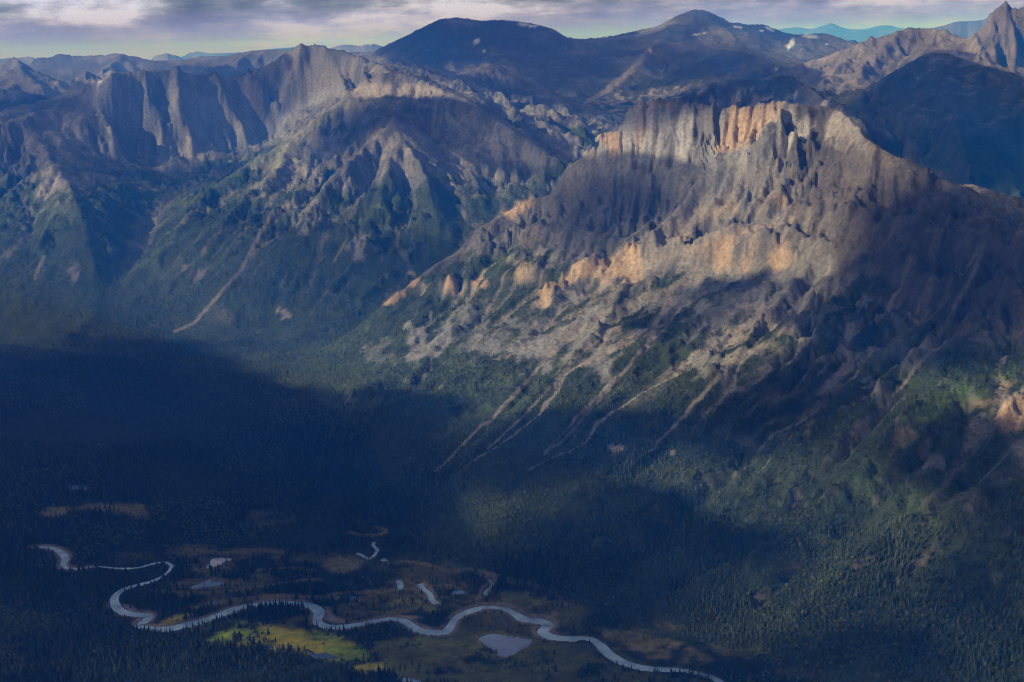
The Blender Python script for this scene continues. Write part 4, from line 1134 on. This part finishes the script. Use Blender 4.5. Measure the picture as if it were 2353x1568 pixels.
GROUND = ground_material()
WATER = water_material('river_water', (0.24, 0.39, 0.53, 1), 0.2)  # milky blue, paled further to stand in for the sky's reflection
STILL = water_material('pond_water', (0.06, 0.12, 0.25, 1), 0.06)
PALE_WATER = water_material('pale_pond_water', (0.38, 0.42, 0.50, 1), 0.1)  # lighter, greyer tone than the other ponds
NEEDLE = foliage_material('spruce_needles', [(0.0, (0.012, 0.024, 0.015)), (0.45, (0.023, 0.038, 0.023)), (0.8, (0.036, 0.053, 0.033)), (1.0, (0.060, 0.070, 0.050))])
LEAF = foliage_material('willow_leaves', [(0.0, (0.036, 0.056, 0.024)), (0.6, (0.060, 0.086, 0.034)), (1.0, (0.095, 0.108, 0.044))])
BARK, _, _, _, p_ = nodes('spruce_bark')
p_.inputs['Base Color'].default_value = (0.075, 0.058, 0.045, 1)
p_.inputs['Roughness'].default_value = 0.9


def link(name, me, mat=None, **props):
    if mat is not None:
        me.materials.append(mat)
    o = bpy.data.objects.new(name, me)
    col.objects.link(o)
    for k, v in props.items():
        o[k] = v
    return o


def quick_mesh(name, co, faces_flat, nv_per):
    me = bpy.data.meshes.new(name)
    me.vertices.add(len(co))
    me.vertices.foreach_set('co', np.ascontiguousarray(co, np.float32).ravel())
    nf = len(faces_flat) // nv_per
    me.loops.add(len(faces_flat))
    me.loops.foreach_set('vertex_index', np.ascontiguousarray(faces_flat, np.int32))
    me.polygons.add(nf)
    me.polygons.foreach_set('loop_start', np.arange(0, nf * nv_per, nv_per, dtype=np.int32))
    me.polygons.foreach_set('use_smooth', np.ones(nf, bool))
    me.update(calc_edges=True)
    return me


# ------------------------------------------------------------------ the ground, split into its mountains
code = np.where(valley_floor, 0, np.maximum(owner, 1))
code = np.where((meadow > 0.45) & valley_floor, 10, code)
fc = code[:-1, :-1]
idx = np.arange(nR * nT).reshape(nR, nT)
quads = np.stack([idx[:-1, :-1], idx[:-1, 1:], idx[1:, 1:], idx[1:, :-1]], -1)
P3 = np.stack([X, Y, z], -1).reshape(-1, 3)
T4 = np.concatenate([tone.reshape(-1, 3), np.ones((nR * nT, 1), np.float32)], 1)
NAMES = {0: ('valley_floor', 'dark flat forest floor of the river valley'), 1: ('rocky_mountain', 'rocky mountain on the right with fluted grey and orange cliffs'), 2: ('cirque_mountain', 'blue hazed mountain on the left around a cirque'), 3: ('dome_mountain', 'broad dark blue dome mountain with snow patches behind'),
         4: ('peaked_mountain', 'far blue peak with thin snow strips near its crest'), 5: ('brown_mountain', 'brown ribbed ridge and grey rock peak at upper right'), 6: ('shaded_mountain', 'dark shaded mountain behind the cliffs at right'), 7: ('jagged_ridge', 'low dark jagged ridge behind the fluted cliffs'),
         8: ('distant_mountains', 'pale blue ranges on the horizon'), 9: ('wooded_hill', 'near dark wooded slope at bottom left'), 10: ('meadow', 'yellow green and brown marsh meadows along the river')}
for c, (nm, lab) in NAMES.items():
    q = quads[fc == c].reshape(-1, 4)
    if not len(q):
        continue
    used, inv = np.unique(q, return_inverse=True)
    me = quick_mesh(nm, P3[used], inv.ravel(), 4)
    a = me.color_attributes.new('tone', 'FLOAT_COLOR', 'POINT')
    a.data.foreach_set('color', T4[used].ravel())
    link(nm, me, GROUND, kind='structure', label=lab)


POND_LABELS = ['pale pond among dark spruces left of centre', 'blue marsh pond below the pale pond', 'largest blue pond beside the river bend', 'tiny pond in a marsh hollow', 'thin pool above the river', 'ragged pools in the yellow green meadow',
               'round marsh pond near the oxbows', 'dim pond in the dark forest at left', 'pale pool beside the upper creek', 'small pool at the meadow edge', 'tiny pool in the dark forest', 'tiny pool in the meadow']


# the land all round, behind the camera too, as one dark wooded sheet under the modelled relief
gr, ga = np.r_[0.0, np.geomspace(300, 63000, 40)], np.linspace(0, 2 * math.pi, 73)[:-1]
gco = [(0.0, 0.0, -14.0)] + [(r_ * math.sin(a), r_ * math.cos(a), -14.0) for r_ in gr[1:] for a in ga]
gfa = [(0, 1 + (k + 1) % 72, 1 + k) for k in range(72)]
gfa += [(1 + i * 72 + k, 1 + i * 72 + (k + 1) % 72, 1 + (i + 1) * 72 + (k + 1) % 72, 1 + (i + 1) * 72 + k) for i in range(39) for k in range(72)]
gm = bpy.data.meshes.new('ground')
gm.from_pydata(gco, [], gfa)
ca = gm.color_attributes.new('tone', 'FLOAT_COLOR', 'POINT')
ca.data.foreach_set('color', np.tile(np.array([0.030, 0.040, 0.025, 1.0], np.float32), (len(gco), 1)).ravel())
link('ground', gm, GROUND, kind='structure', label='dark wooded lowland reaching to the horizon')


def ribbon(name, line_, half, label):
    d = np.gradient(line_, axis=0)
    d /= np.hypot(d[:, 0], d[:, 1])[:, None] + 1e-9
    nrm = np.stack([-d[:, 1], d[:, 0]], -1) * np.asarray(half)[..., None]
    zz = np.full(len(line_), WATER_Z)
    co = np.concatenate([np.c_[line_ + nrm, zz], np.c_[line_ - nrm, zz]])
    n = len(line_)
    i = np.arange(n - 1)
    f = np.stack([i, i + n, i + n + 1, i + 1], -1).ravel()
    return link(name, quick_mesh(name, co, f, 4), WATER, kind='structure', label=label)


tt = np.arange(len(river)) / len(river)
ribbon('river', river, wid(tt) * 1.25 + 6, 'pale blue river winding across the valley floor')
for c, w in creek_lines:
    ribbon('creek', c, np.full(len(c), w + 5.0), 'narrow creek in the marsh beside the river')
for k_, p in enumerate(PONDS):
    q = plan(p, WATER_Z)
    ctr = q.mean(0)
    d = q - ctr
    q = ctr + d * (1 + 9.0 / np.hypot(d[:, 0], d[:, 1]))[:, None]
    co = np.r_[np.c_[q, np.full(len(q), WATER_Z)], [[*ctr, WATER_Z]]]
    n = len(q)
    f = np.array([(n, i, (i + 1) % n) for i in range(n)]).ravel()
    link('pond', quick_mesh('pond', co, f, 3), PALE_WATER if k_ in (0, 8) else STILL, kind='structure', label=POND_LABELS[k_])


# ------------------------------------------------------------------ trees
def spruce_meshes(seed, dead=False):
    """unit spruce: tapered trunk, crown of ragged drooping tiers"""
    r = random.Random(seed)
    tv, tf = [], []
    for k, (h, w) in enumerate(((0, 0.018), (0.5, 0.011), (0.97, 0.003))):
        for i in range(5):
            a = i * 2 * math.pi / 5
            tv.append((w * math.cos(a), w * math.sin(a), h))
    for k in range(2):
        for i in range(5):
            j = (i + 1) % 5
            tf.append((k * 5 + i, k * 5 + j, k * 5 + 5 + j, k * 5 + 5 + i))
    cv, cf = [], []
    nt_ = 6
    for k in range(nt_):
        f = k / (nt_ - 1)
        z0 = 0.10 + 0.74 * f ** 0.92 + r.uniform(-0.015, 0.015)
        rad = (0.155 * (1 - f) ** 0.8 + 0.028) * r.uniform(0.85, 1.15)
        top = min(1.0, z0 + 0.30 - 0.12 * f)
        b = len(cv)
        n = 8
        off = r.uniform(0, 6.28)
        cv.append((0, 0, top))
        for i in range(n):
            a = off + i * 2 * math.pi / n
            rr_ = rad * ((1.12 if i % 2 else 0.58) + r.uniform(-0.14, 0.14))
            cv.append((rr_ * math.cos(a), rr_ * math.sin(a), z0 + (-0.03 if i % 2 else 0.035) + r.uniform(-0.015, 0.015)))
        for i in range(n):
            cf.append((b, b + 1 + i, b + 1 + (i + 1) % n))
    return tv, tf, cv, cf


def pyd(name, v, f, *mats):
    me = bpy.data.meshes.new(name)
    me.from_pydata(v, [], f)
    for m_ in mats:
        me.materials.append(m_)
    return me


def willow_mesh(seed):
    """unit shrub: a loose mound of leaf clumps on short stems"""
    r = random.Random(seed)
    v, f = [], []
    for _ in range(16):
        a, d, h = r.uniform(0, 6.28), r.uniform(0, 0.42), r.uniform(0.25, 0.85)
        d *= 1.15 - h * 0.6
        cx, cy = d * math.cos(a), d * math.sin(a)
        s_ = r.uniform(0.14, 0.24)
        b = len(v)
        pts = [(0, 0, 1), (1, 0, 0), (0, 1, 0), (-1, 0, 0), (0, -1, 0), (0, 0, -1)]
        for x, y, q in pts:
            v.append((cx + s_ * x * r.uniform(0.7, 1.3), cy + s_ * y * r.uniform(0.7, 1.3), h + s_ * q * r.uniform(0.5, 1.0)))
        f += [tuple(b + i for i in t) for t in ((0, 1, 2), (0, 2, 3), (0, 3, 4), (0, 4, 1), (5, 2, 1), (5, 3, 2), (5, 4, 3), (5, 1, 4))]
    return v, f


lidx = np.arange(nR)


def field(a, th_, lr_):
    u = np.interp(th_, th, np.arange(nT))
    v = np.interp(lr_, lr, lidx)
    j, i = np.minimum(u.astype(int), nT - 2), np.minimum(v.astype(int), nR - 2)
    fu, fv = u - j, v - i
    return (a[i, j] * (1 - fu) + a[i, j + 1] * fu) * (1 - fv) + (a[i + 1, j] * (1 - fu) + a[i + 1, j + 1] * fu) * fv


def scatter(r0, r1, step, dens, zmin=-1):
    xs = np.arange(-r1 * 0.56, r1 * 0.56, step)
    ys = np.arange(r0 * 0.8, r1, step)
    x, y = np.meshgrid(xs, ys)
    x = (x + rng.uniform(-0.5, 0.5, x.shape) * step).ravel()
    y = (y + rng.uniform(-0.5, 0.5, y.shape) * step).ravel()
    rr_ = np.hypot(x, y)
    t_ = np.arctan2(x, y)
    ok = (rr_ > r0) & (rr_ <= r1) & (np.abs(t_) < 0.52)
    x, y, rr_, t_ = x[ok], y[ok], rr_[ok], t_[ok]
    l_ = np.log(rr_)
    ok = (field(dens, t_, l_) > rng.uniform(0.08, 1, len(x))) & (field(seen.astype(float), t_, l_) > 0.2)
    x, y, t_, l_ = x[ok], y[ok], t_[ok], l_[ok]
    return np.stack([x, y, field(z, t_, l_)], -1), t_, l_


seen = smooth(seen.astype(float), 2)
clump = 0.55 + 0.45 * sstep(-0.45, 0.25, fbm(X, Y, 140, 3, 201) + 0.4 * ns)
wd = woods * clump
parts_ = [scatter(1450, 2900, 7.6, wd), scatter(2900, 4200, 8.8, wd), scatter(4200, 5600, 12.0, wd), scatter(5600, 7200, 17.0, wd)]
TP = np.concatenate([p[0] for p in parts_])
tth = np.concatenate([p[1] for p in parts_])
tlr = np.concatenate([p[2] for p in parts_])
print('spruces', len(TP))
hgt = 4.5 + 10.5 * rng.random(len(TP)) ** 2.2 + 4.0 * field(clump, tth, tlr)
hgt *= 0.75 + 0.5 * sstep(-0.4, 0.4, field(fbm(X, Y, 320, 3, 221), tth, tlr))
hgt *= np.clip(1.15 - TP[:, 2] / 650.0, 0.45, 1.1)
dist = np.sqrt(TP[:, 0] ** 2 + TP[:, 1] ** 2 + (TP[:, 2] - CAM_Z) ** 2)
qx, qy = project(TP[:, 0], TP[:, 1], TP[:, 2])
tx, ty = project(TP[:, 0], TP[:, 1], TP[:, 2] + hgt)
inside = (qx > 6) & (qx < PW - 6) & (qy < PH - 2) & (ty > 0) & (field(seen, tth, tlr) > 0.8)
size = np.where(inside, hgt / dist, 0)
pick = np.argsort(-size)[:300]
rest = np.ones(len(TP), bool)
rest[pick] = False

PALE = foliage_material('pale_needles', [(0.0, (0.032, 0.050, 0.032)), (0.5, (0.052, 0.074, 0.048)), (1.0, (0.085, 0.100, 0.072))])
protos = []
for k in range(8):
    tv, tf, cv, cf = spruce_meshes(40 + k)
    me = pyd('spruce_shape', tv + cv, tf + [tuple(i + len(tv) for i in f) for f in cf], BARK, NEEDLE if k < 5 else PALE)
    me.polygons.foreach_set('material_index', np.array([0] * len(tf) + [1] * len(cf), np.int32))
    protos.append(me)


def instancer(name, meshes, pts, scale_xyz, rotz, label, coll_name, which=None):
    c = bpy.data.collections.new(coll_name)
    for k, me in enumerate(meshes):
        c.objects.link(bpy.data.objects.new('%s_%d' % (coll_name, k), me))
    me = bpy.data.meshes.new(name)
    me.vertices.add(len(pts))
    me.vertices.foreach_set('co', pts.astype(np.float32).ravel())
    for an, ty_, data in (('size', 'FLOAT_VECTOR', scale_xyz), ('turn', 'FLOAT_VECTOR', np.c_[rng.normal(0, 0.03, len(pts)), rng.normal(0, 0.03, len(pts)), rotz])):
        me.attributes.new(an, ty_, 'POINT').data.foreach_set('vector', np.ascontiguousarray(data, np.float32).ravel())
    me.attributes.new('which', 'INT', 'POINT').data.foreach_set('value', (rng.integers(0, len(meshes), len(pts)) if which is None else which).astype(np.int32))
    o = link(name, me, None, kind='stuff', label=label)
    ng = bpy.data.node_groups.new(name, 'GeometryNodeTree')
    ng.interface.new_socket('Geometry', in_out='INPUT', socket_type='NodeSocketGeometry')
    ng.interface.new_socket('Geometry', in_out='OUTPUT', socket_type='NodeSocketGeometry')
    N, L = ng.nodes, ng.links
    gi, go = N.new('NodeGroupInput'), N.new('NodeGroupOutput')
    ip = N.new('GeometryNodeInstanceOnPoints')
    ci = N.new('GeometryNodeCollectionInfo')
    ci.inputs['Collection'].default_value = c
    ci.inputs['Separate Children'].default_value = True
    ci.inputs['Reset Children'].default_value = True

    def named(t, nm):
        n = N.new('GeometryNodeInputNamedAttribute')
        n.data_type = t
        n.inputs['Name'].default_value = nm
        return n.outputs['Attribute']
    L.new(gi.outputs[0], ip.inputs['Points'])
    L.new(ci.outputs[0], ip.inputs['Instance'])
    ip.inputs['Pick Instance'].default_value = True
    L.new(named('INT', 'which'), ip.inputs['Instance Index'])
    e2r = N.new('FunctionNodeEulerToRotation')
    L.new(named('FLOAT_VECTOR', 'turn'), e2r.inputs[0])
    L.new(e2r.outputs[0], ip.inputs['Rotation'])
    L.new(named('FLOAT_VECTOR', 'size'), ip.inputs['Scale'])
    L.new(ip.outputs[0], go.inputs[0])
    o.modifiers.new('trees', 'NODES').node_group = ng
    return o


wide = rng.uniform(0.85, 1.35, len(TP))
sc3 = np.stack([hgt * wide, hgt * wide, hgt], -1)
turn = rng.uniform(0, 6.28, len(TP))
pale = rng.random(len(TP)) < 0.06 + 0.75 * field(sstep(0.05, 0.5, fbm(X, Y, 210, 4, 211) + 0.35 * nd), tth, tlr) * (TP[:, 2] > 6)
which = np.where(pale, 5 + rng.integers(0, 3, len(TP)), rng.integers(0, 5, len(TP)))
instancer('spruce_forest', protos, TP[rest], sc3[rest], turn[rest], 'dark green spruce forest covering the valley and lower slopes', 'spruce', which[rest])
# willow scrub between treeline and rock, and along the meadows
sd = np.clip(green * (1 - woods) * (1 - bare) * (~valley_floor) * 0.75 + woods * (0.05 + 0.55 * sstep(0.05, 0.4, fbm(X, Y, 170, 4, 631))) + meadow * 0.16 * sstep(0.0, 0.4, ns) * valley_floor * (1 - water), 0, 1)
WPs = [scatter(1450, 3600, 9.0, sd), scatter(3600, 5600, 12.0, sd), scatter(5600, 7500, 17, sd)]
WP, WT, WL = (np.concatenate([p[k] for p in WPs]) for k in range(3))
ws = rng.uniform(2.2, 5.5, len(WP)) * (1 + 0.6 * field(woods, WT, WL))
shapes = [pyd('willow_shape', *willow_mesh(70 + k), LEAF) for k in range(4)]
instancer('willow_scrub', shapes, WP, np.stack([ws * 1.5, ws * 1.5, ws], -1), rng.uniform(0, 6.28, len(WP)), 'green willow scrub on the slopes above the spruces', 'willow')
print('willows', len(WP))

# the nearest spruces, one by one
pm = []
for k in range(5):
    tv, tf, cv, cf = spruce_meshes(40 + k)
    pm.append((pyd('trunk', tv, tf, BARK), pyd('crown', cv, cf, NEEDLE)))
for i in pick:
    left = qx[i] < 1100
    root = bpy.data.objects.new('spruce_tree', None)
    col.objects.link(root)
    root.empty_display_size = 1
    root.location = TP[i]
    root.rotation_euler = (0, 0, turn[i])
    root.scale = sc3[i]
    root['label'] = 'dark spruce standing in the near wooded slope at bottom left' if left else 'dark spruce standing in the forest at bottom right'
    root['category'] = 'tree'
    root['group'] = 'spruces on the near slope at bottom left' if left else 'spruces in the forest at bottom right'
    t, c = pm[i % 5]
    for nm, me in (('trunk', t), ('crown', c)):
        o = bpy.data.objects.new(nm, me)
        col.objects.link(o)
        o.parent = root

# ------------------------------------------------------------------ clouds overhead, out of view, shaped to throw the shade wanted on the ground
shade = np.zeros_like(z)


def soft_poly(val, pts):
    p = np.array(pts, float)
    s = box_sel(p[:, 0].min(), p[:, 1].min(), p[:, 0].max(), p[:, 1].max(), 20)
    m_ = in_poly(PX[s] + wx[s] * 0.8, PY[s] + wy[s] * 0.8, p)
    shade[s] = np.where(m_, val, shade[s])


def soft_blob(val, x, y, rx, ry, rot=0, edge=0.5):
    s, w = blob(x, y, rx, ry, rot, edge)
    shade[s] += (val - shade[s]) * w


def soft_stroke(val, pts, w):
    s, g = stroke(pts, w)
    shade[s] += (val - shade[s]) * sstep(0.2, 0.8, g)


soft_poly(0.3, [(-50, 140), (700, 90), (900, 110), (640, 160), (250, 160), (100, 230), (-50, 260)])
soft_poly(0.9, [(860, 120), (940, 70), (1040, 20), (1350, 60), (1500, 120), (1440, 300), (1300, 220), (1130, 140), (930, 160)])
soft_poly(0.72, [(1330, 110), (1500, 50), (1600, 10), (1700, 45), (1960, 80), (1950, 120), (1800, 175), (1640, 240), (1430, 300), (1340, 240)])
soft_stroke(0.05, [(1490, 122), (1440, 175), (1370, 225)], 16)
soft_stroke(0.2, [(1420, 232), (1520, 212), (1680, 175)], 12)
soft_blob(0.0, 1640, 88, 80, 22)
soft_stroke(0.1, [(1430, 80), (1560, 50)], 10)
soft_blob(0.0, 1830, 125, 100, 30)
soft_poly(0.95, [(1540, 235), (1690, 170), (1820, 165), (1920, 240), (2000, 195), (2150, 110), (2240, 135), (2330, 190), (2360, 200), (2360, 430), (2200, 425), (2060, 345), (1940, 262), (1800, 250)])
soft_stroke(0.3, [(2215, 130), (2290, 165), (2353, 200)], 16)
soft_poly(0.8, [(760, 262), (830, 228), (1000, 238), (1110, 270), (1300, 395), (1170, 400), (1010, 330), (905, 275), (800, 345), (730, 385), (680, 330)])
soft_poly(0.8, [(150, 360), (240, 350), (300, 370), (420, 380), (540, 372), (560, 370), (480, 410), (400, 460), (330, 480), (230, 470), (150, 400)])
soft_poly(0.5, [(150, 225), (260, 172), (450, 160), (600, 165), (700, 120), (690, 180), (600, 260), (540, 330), (300, 330), (200, 290)])
soft_stroke(0.1, [(210, 240), (225, 290)], 16)
soft_stroke(0.1, [(385, 200), (395, 290)], 18)
soft_stroke(0.1, [(480, 240), (520, 310)], 14)
soft_stroke(0.1, [(310, 220), (345, 290)], 14)
soft_poly(0.85, [(330, 160), (600, 160), (600, 185), (330, 182)])
soft_poly(0.75, [(-20, 210), (180, 220), (120, 330), (60, 420), (-20, 330)])
soft_poly(0.8, [(1000, 180), (1130, 150), (1300, 230), (1430, 290), (1300, 250)])
soft_poly(0.42, [(-40, 480), (330, 520), (560, 470), (760, 520), (1000, 560), (1150, 560), (900, 690), (780, 780), (560, 800), (-40, 815)])
soft_poly(0.96, [(-80, 815), (120, 812), (250, 800), (330, 822), (420, 862), (520, 893), (640, 922), (720, 938), (790, 940), (850, 915), (920, 905), (985, 908), (1030, 930), (1060, 960), (1020, 1000), (1000, 1060), (960, 1120), (960, 1180), (930, 1250), (960, 1330), (1250, 1360), (1350, 1440), (1700, 1500), (1900, 1568), (2000, 1720), (-80, 1720)])
soft_poly(0.85, [(1050, 1010), (1200, 950), (1330, 985), (1420, 1000), (1530, 960), (1480, 1050), (1380, 1090), (1250, 1110), (1120, 1130), (1030, 1090)])
soft_poly(0.86, [(1180, 1190), (1300, 1130), (1450, 1150), (1560, 1250), (1720, 1330), (1650, 1420), (1400, 1440), (1250, 1350), (1100, 1290)])
soft_blob(0.15, 1060, 1230, 110, 60, 10)
soft_blob(0.6, 700, 1090, 90, 22, 8)
soft_blob(0.35, 120, 1425, 130, 34, 10)
soft_blob(0.4, 760, 1490, 230, 55, 12)
soft_blob(0.5, 450, 1520, 240, 30, 14)
soft_poly(0.99, [(1580, 1010), (1640, 890), (1740, 815), (1890, 825), (1990, 875), (1930, 955), (1830, 1020), (1690, 1045)])
soft_stroke(0.97, [(2120, 940), (2010, 1040), (1900, 1140), (1800, 1220)], 36)
soft_poly(0.95, [(1450, 700), (1560, 690), (1690, 684), (1850, 676), (1915, 650), (1965, 580), (1990, 470), (2070, 375), (2360, 485), (2360, 790), (2230, 850), (2050, 800), (1900, 770), (1800, 720), (1700, 700), (1580, 750), (1500, 770), (1440, 740)])
soft_poly(0.6, [(1230, 470), (1300, 400), (1380, 372), (1480, 405), (1600, 405), (1660, 390), (1690, 420), (1620, 450), (1500, 500), (1420, 565), (1300, 590), (1200, 565)])
soft_poly(0.99, [(2050, 1030), (2140, 960), (2300, 1000), (2400, 980), (2400, 1130), (2250, 1140), (2100, 1110)])
soft_poly(0.97, [(2200, 1200), (2400, 1100), (2400, 1420), (2150, 1330)])
soft_poly(0.45, [(1700, 1400), (2150, 1300), (2400, 1420), (2400, 1700), (1950, 1700)])
soft_blob(0.0, 1890, 288, 105, 45, 20)
soft_blob(0.0, 1720, 300, 90, 55)
soft_blob(0.0, 1740, 560, 130, 55)
soft_blob(0.5, 985, 1130, 80, 170, 0, 0.9)
soft_blob(0.55, 1250, 1500, 520, 70, 6)
soft_blob(0.05, 690, 1475, 250, 65, 10)
CL_Z, CL_D = 2350.0, 88.0
cx0, cy0, ncx, ncy = -17000.0, -8000.0, 340, 330
tt_ = (CL_Z - z) / SUN_DIR[2]
ui = ((X + SUN_DIR[0] * tt_ - cx0) / CL_D)
vi = ((Y + SUN_DIR[1] * tt_ - cy0) / CL_D)
ok = (seen > 0.5) & (ui > 0) & (ui < ncx - 1) & (vi > 0) & (vi < ncy - 1) & (np.abs(TH) < 0.47)
acc, cnt = np.zeros((ncy, ncx)), np.zeros((ncy, ncx))
cell = (vi[ok].astype(int), ui[ok].astype(int))
area = (RR[ok] / 1000) ** 2
np.add.at(acc, cell, shade[ok] * area)
np.add.at(cnt, cell, area)
known = cnt > 0
gxx, gyy = np.meshgrid(cx0 + np.arange(ncx) * CL_D, cy0 + np.arange(ncy) * CL_D)
guess = (0.8 + 0.19 * sstep(-0.25, 0.15, fbm(gxx, gyy, 2200, 4, 301))) * (1 - 0.85 * sstep(10500, 13500, gyy))  # deck added where no shade is known: dims sky light, thins far off
cov = np.where(known, acc / np.maximum(cnt, 1e-9), guess)
val = cov.copy()
fade = known.astype(float)
for _ in range(60):
    cov = nb(cov)
    cov[known] = val[known]
    fade = nb(fade)
    fade[known] = 1
cov = cov * np.clip(fade * 1.5, 0, 1) + guess * (1 - np.clip(fade * 1.5, 0, 1))
for _ in range(1):
    cov = nb(cov)
edge = np.minimum(np.minimum(np.arange(ncx), ncx - 1 - np.arange(ncx))[None], np.minimum(np.arange(ncy), ncy - 1 - np.arange(ncy))[:, None])
cov *= np.clip(edge / 6, 0, 1)
cov = np.clip(cov + 0.9 * cov * (1 - cov) * fbm(gxx, gyy, 620, 4, 331), 0, 1)
cov = np.where(cov > 0.03, sstep(0.05, 0.82, cov), 0)
opac = 1 - np.sqrt(1 - np.clip(cov, 0, 0.992))
lump = fbm(gxx, gyy, 900, 4, 311)
top = CL_Z + 12 + np.clip(cov, 0, 1) * (190 + 150 * lump)
bot = CL_Z - np.clip(cov, 0, 1) * (25 + 30 * fbm(gxx, gyy, 500, 3, 321))
ids = np.arange(ncx * ncy).reshape(ncy, ncx)
keep = (cov[:-1, :-1] + cov[1:, 1:] + cov[:-1, 1:] + cov[1:, :-1]) > 0.06
qt = np.stack([ids[:-1, :-1], ids[:-1, 1:], ids[1:, 1:], ids[1:, :-1]], -1)[keep]
qb = qt[:, ::-1] + ncx * ncy
co = np.concatenate([np.stack([gxx, gyy, top], -1).reshape(-1, 3), np.stack([gxx, gyy, bot], -1).reshape(-1, 3)])
al = np.concatenate([opac.ravel(), opac.ravel()])
allq = np.concatenate([qt, qb])
used, inv = np.unique(allq, return_inverse=True)
me = quick_mesh('clouds', co[used], inv.ravel(), 4)
me.attributes.new('body', 'FLOAT', 'POINT').data.foreach_set('value', al[used].astype(np.float32))
CLOUD, nt, N, L, p = nodes('cloud')
N.remove(p)
at = N.new('ShaderNodeAttribute')
at.attribute_name = 'body'
df = N.new('ShaderNodeBsdfDiffuse')
df.inputs[0].default_value = (0.9, 0.9, 0.92, 1)
tl = N.new('ShaderNodeBsdfTranslucent')
tl.inputs[0].default_value = (0.85, 0.87, 0.9, 1)
m1 = N.new('ShaderNodeMixShader')
m1.inputs[0].default_value = 0.25
L.new(df.outputs[0], m1.inputs[1])
L.new(tl.outputs[0], m1.inputs[2])
tr = N.new('ShaderNodeBsdfTransparent')
m2 = N.new('ShaderNodeMixShader')
L.new(at.outputs['Fac'], m2.inputs[0])
L.new(tr.outputs[0], m2.inputs[1])
L.new(m1.outputs[0], m2.inputs[2])
L.new(m2.outputs[0], N['Material Output'].inputs[0])
link('clouds', me, CLOUD, kind='stuff', label='unseen grey clouds over the valley')

# ------------------------------------------------------------------ air
hx, hy0, hy1, hz0, hz1 = 64000.0, -9000.0, 66000.0, -16.0, max(float(z.max()), CAM_Z) + 25.0
v = [(sx * hx, y, q) for q in (hz0, hz1) for y in (hy0, hy1) for sx in (-1, 1)]
f = [(0, 2, 3, 1), (4, 5, 7, 6), (0, 1, 5, 4), (2, 6, 7, 3), (0, 4, 6, 2), (1, 3, 7, 5)]
HAZE = bpy.data.materials.new('haze')
HAZE.use_nodes = True
N, L = HAZE.node_tree.nodes, HAZE.node_tree.links
N.remove(N['Principled BSDF'])
pv = N.new('ShaderNodeVolumePrincipled')
pv.inputs['Color'].default_value = HAZE_COLOR
pv.inputs['Density'].default_value = HAZE_DENSITY
pv.inputs['Absorption Color'].default_value = (1, 1, 1, 1)
pv.inputs['Anisotropy'].default_value = -0.3
L.new(pv.outputs[0], N['Material Output'].inputs['Volume'])
link('haze', pyd('haze', v, f), HAZE, kind='stuff', label='blue summer haze filling the valley')
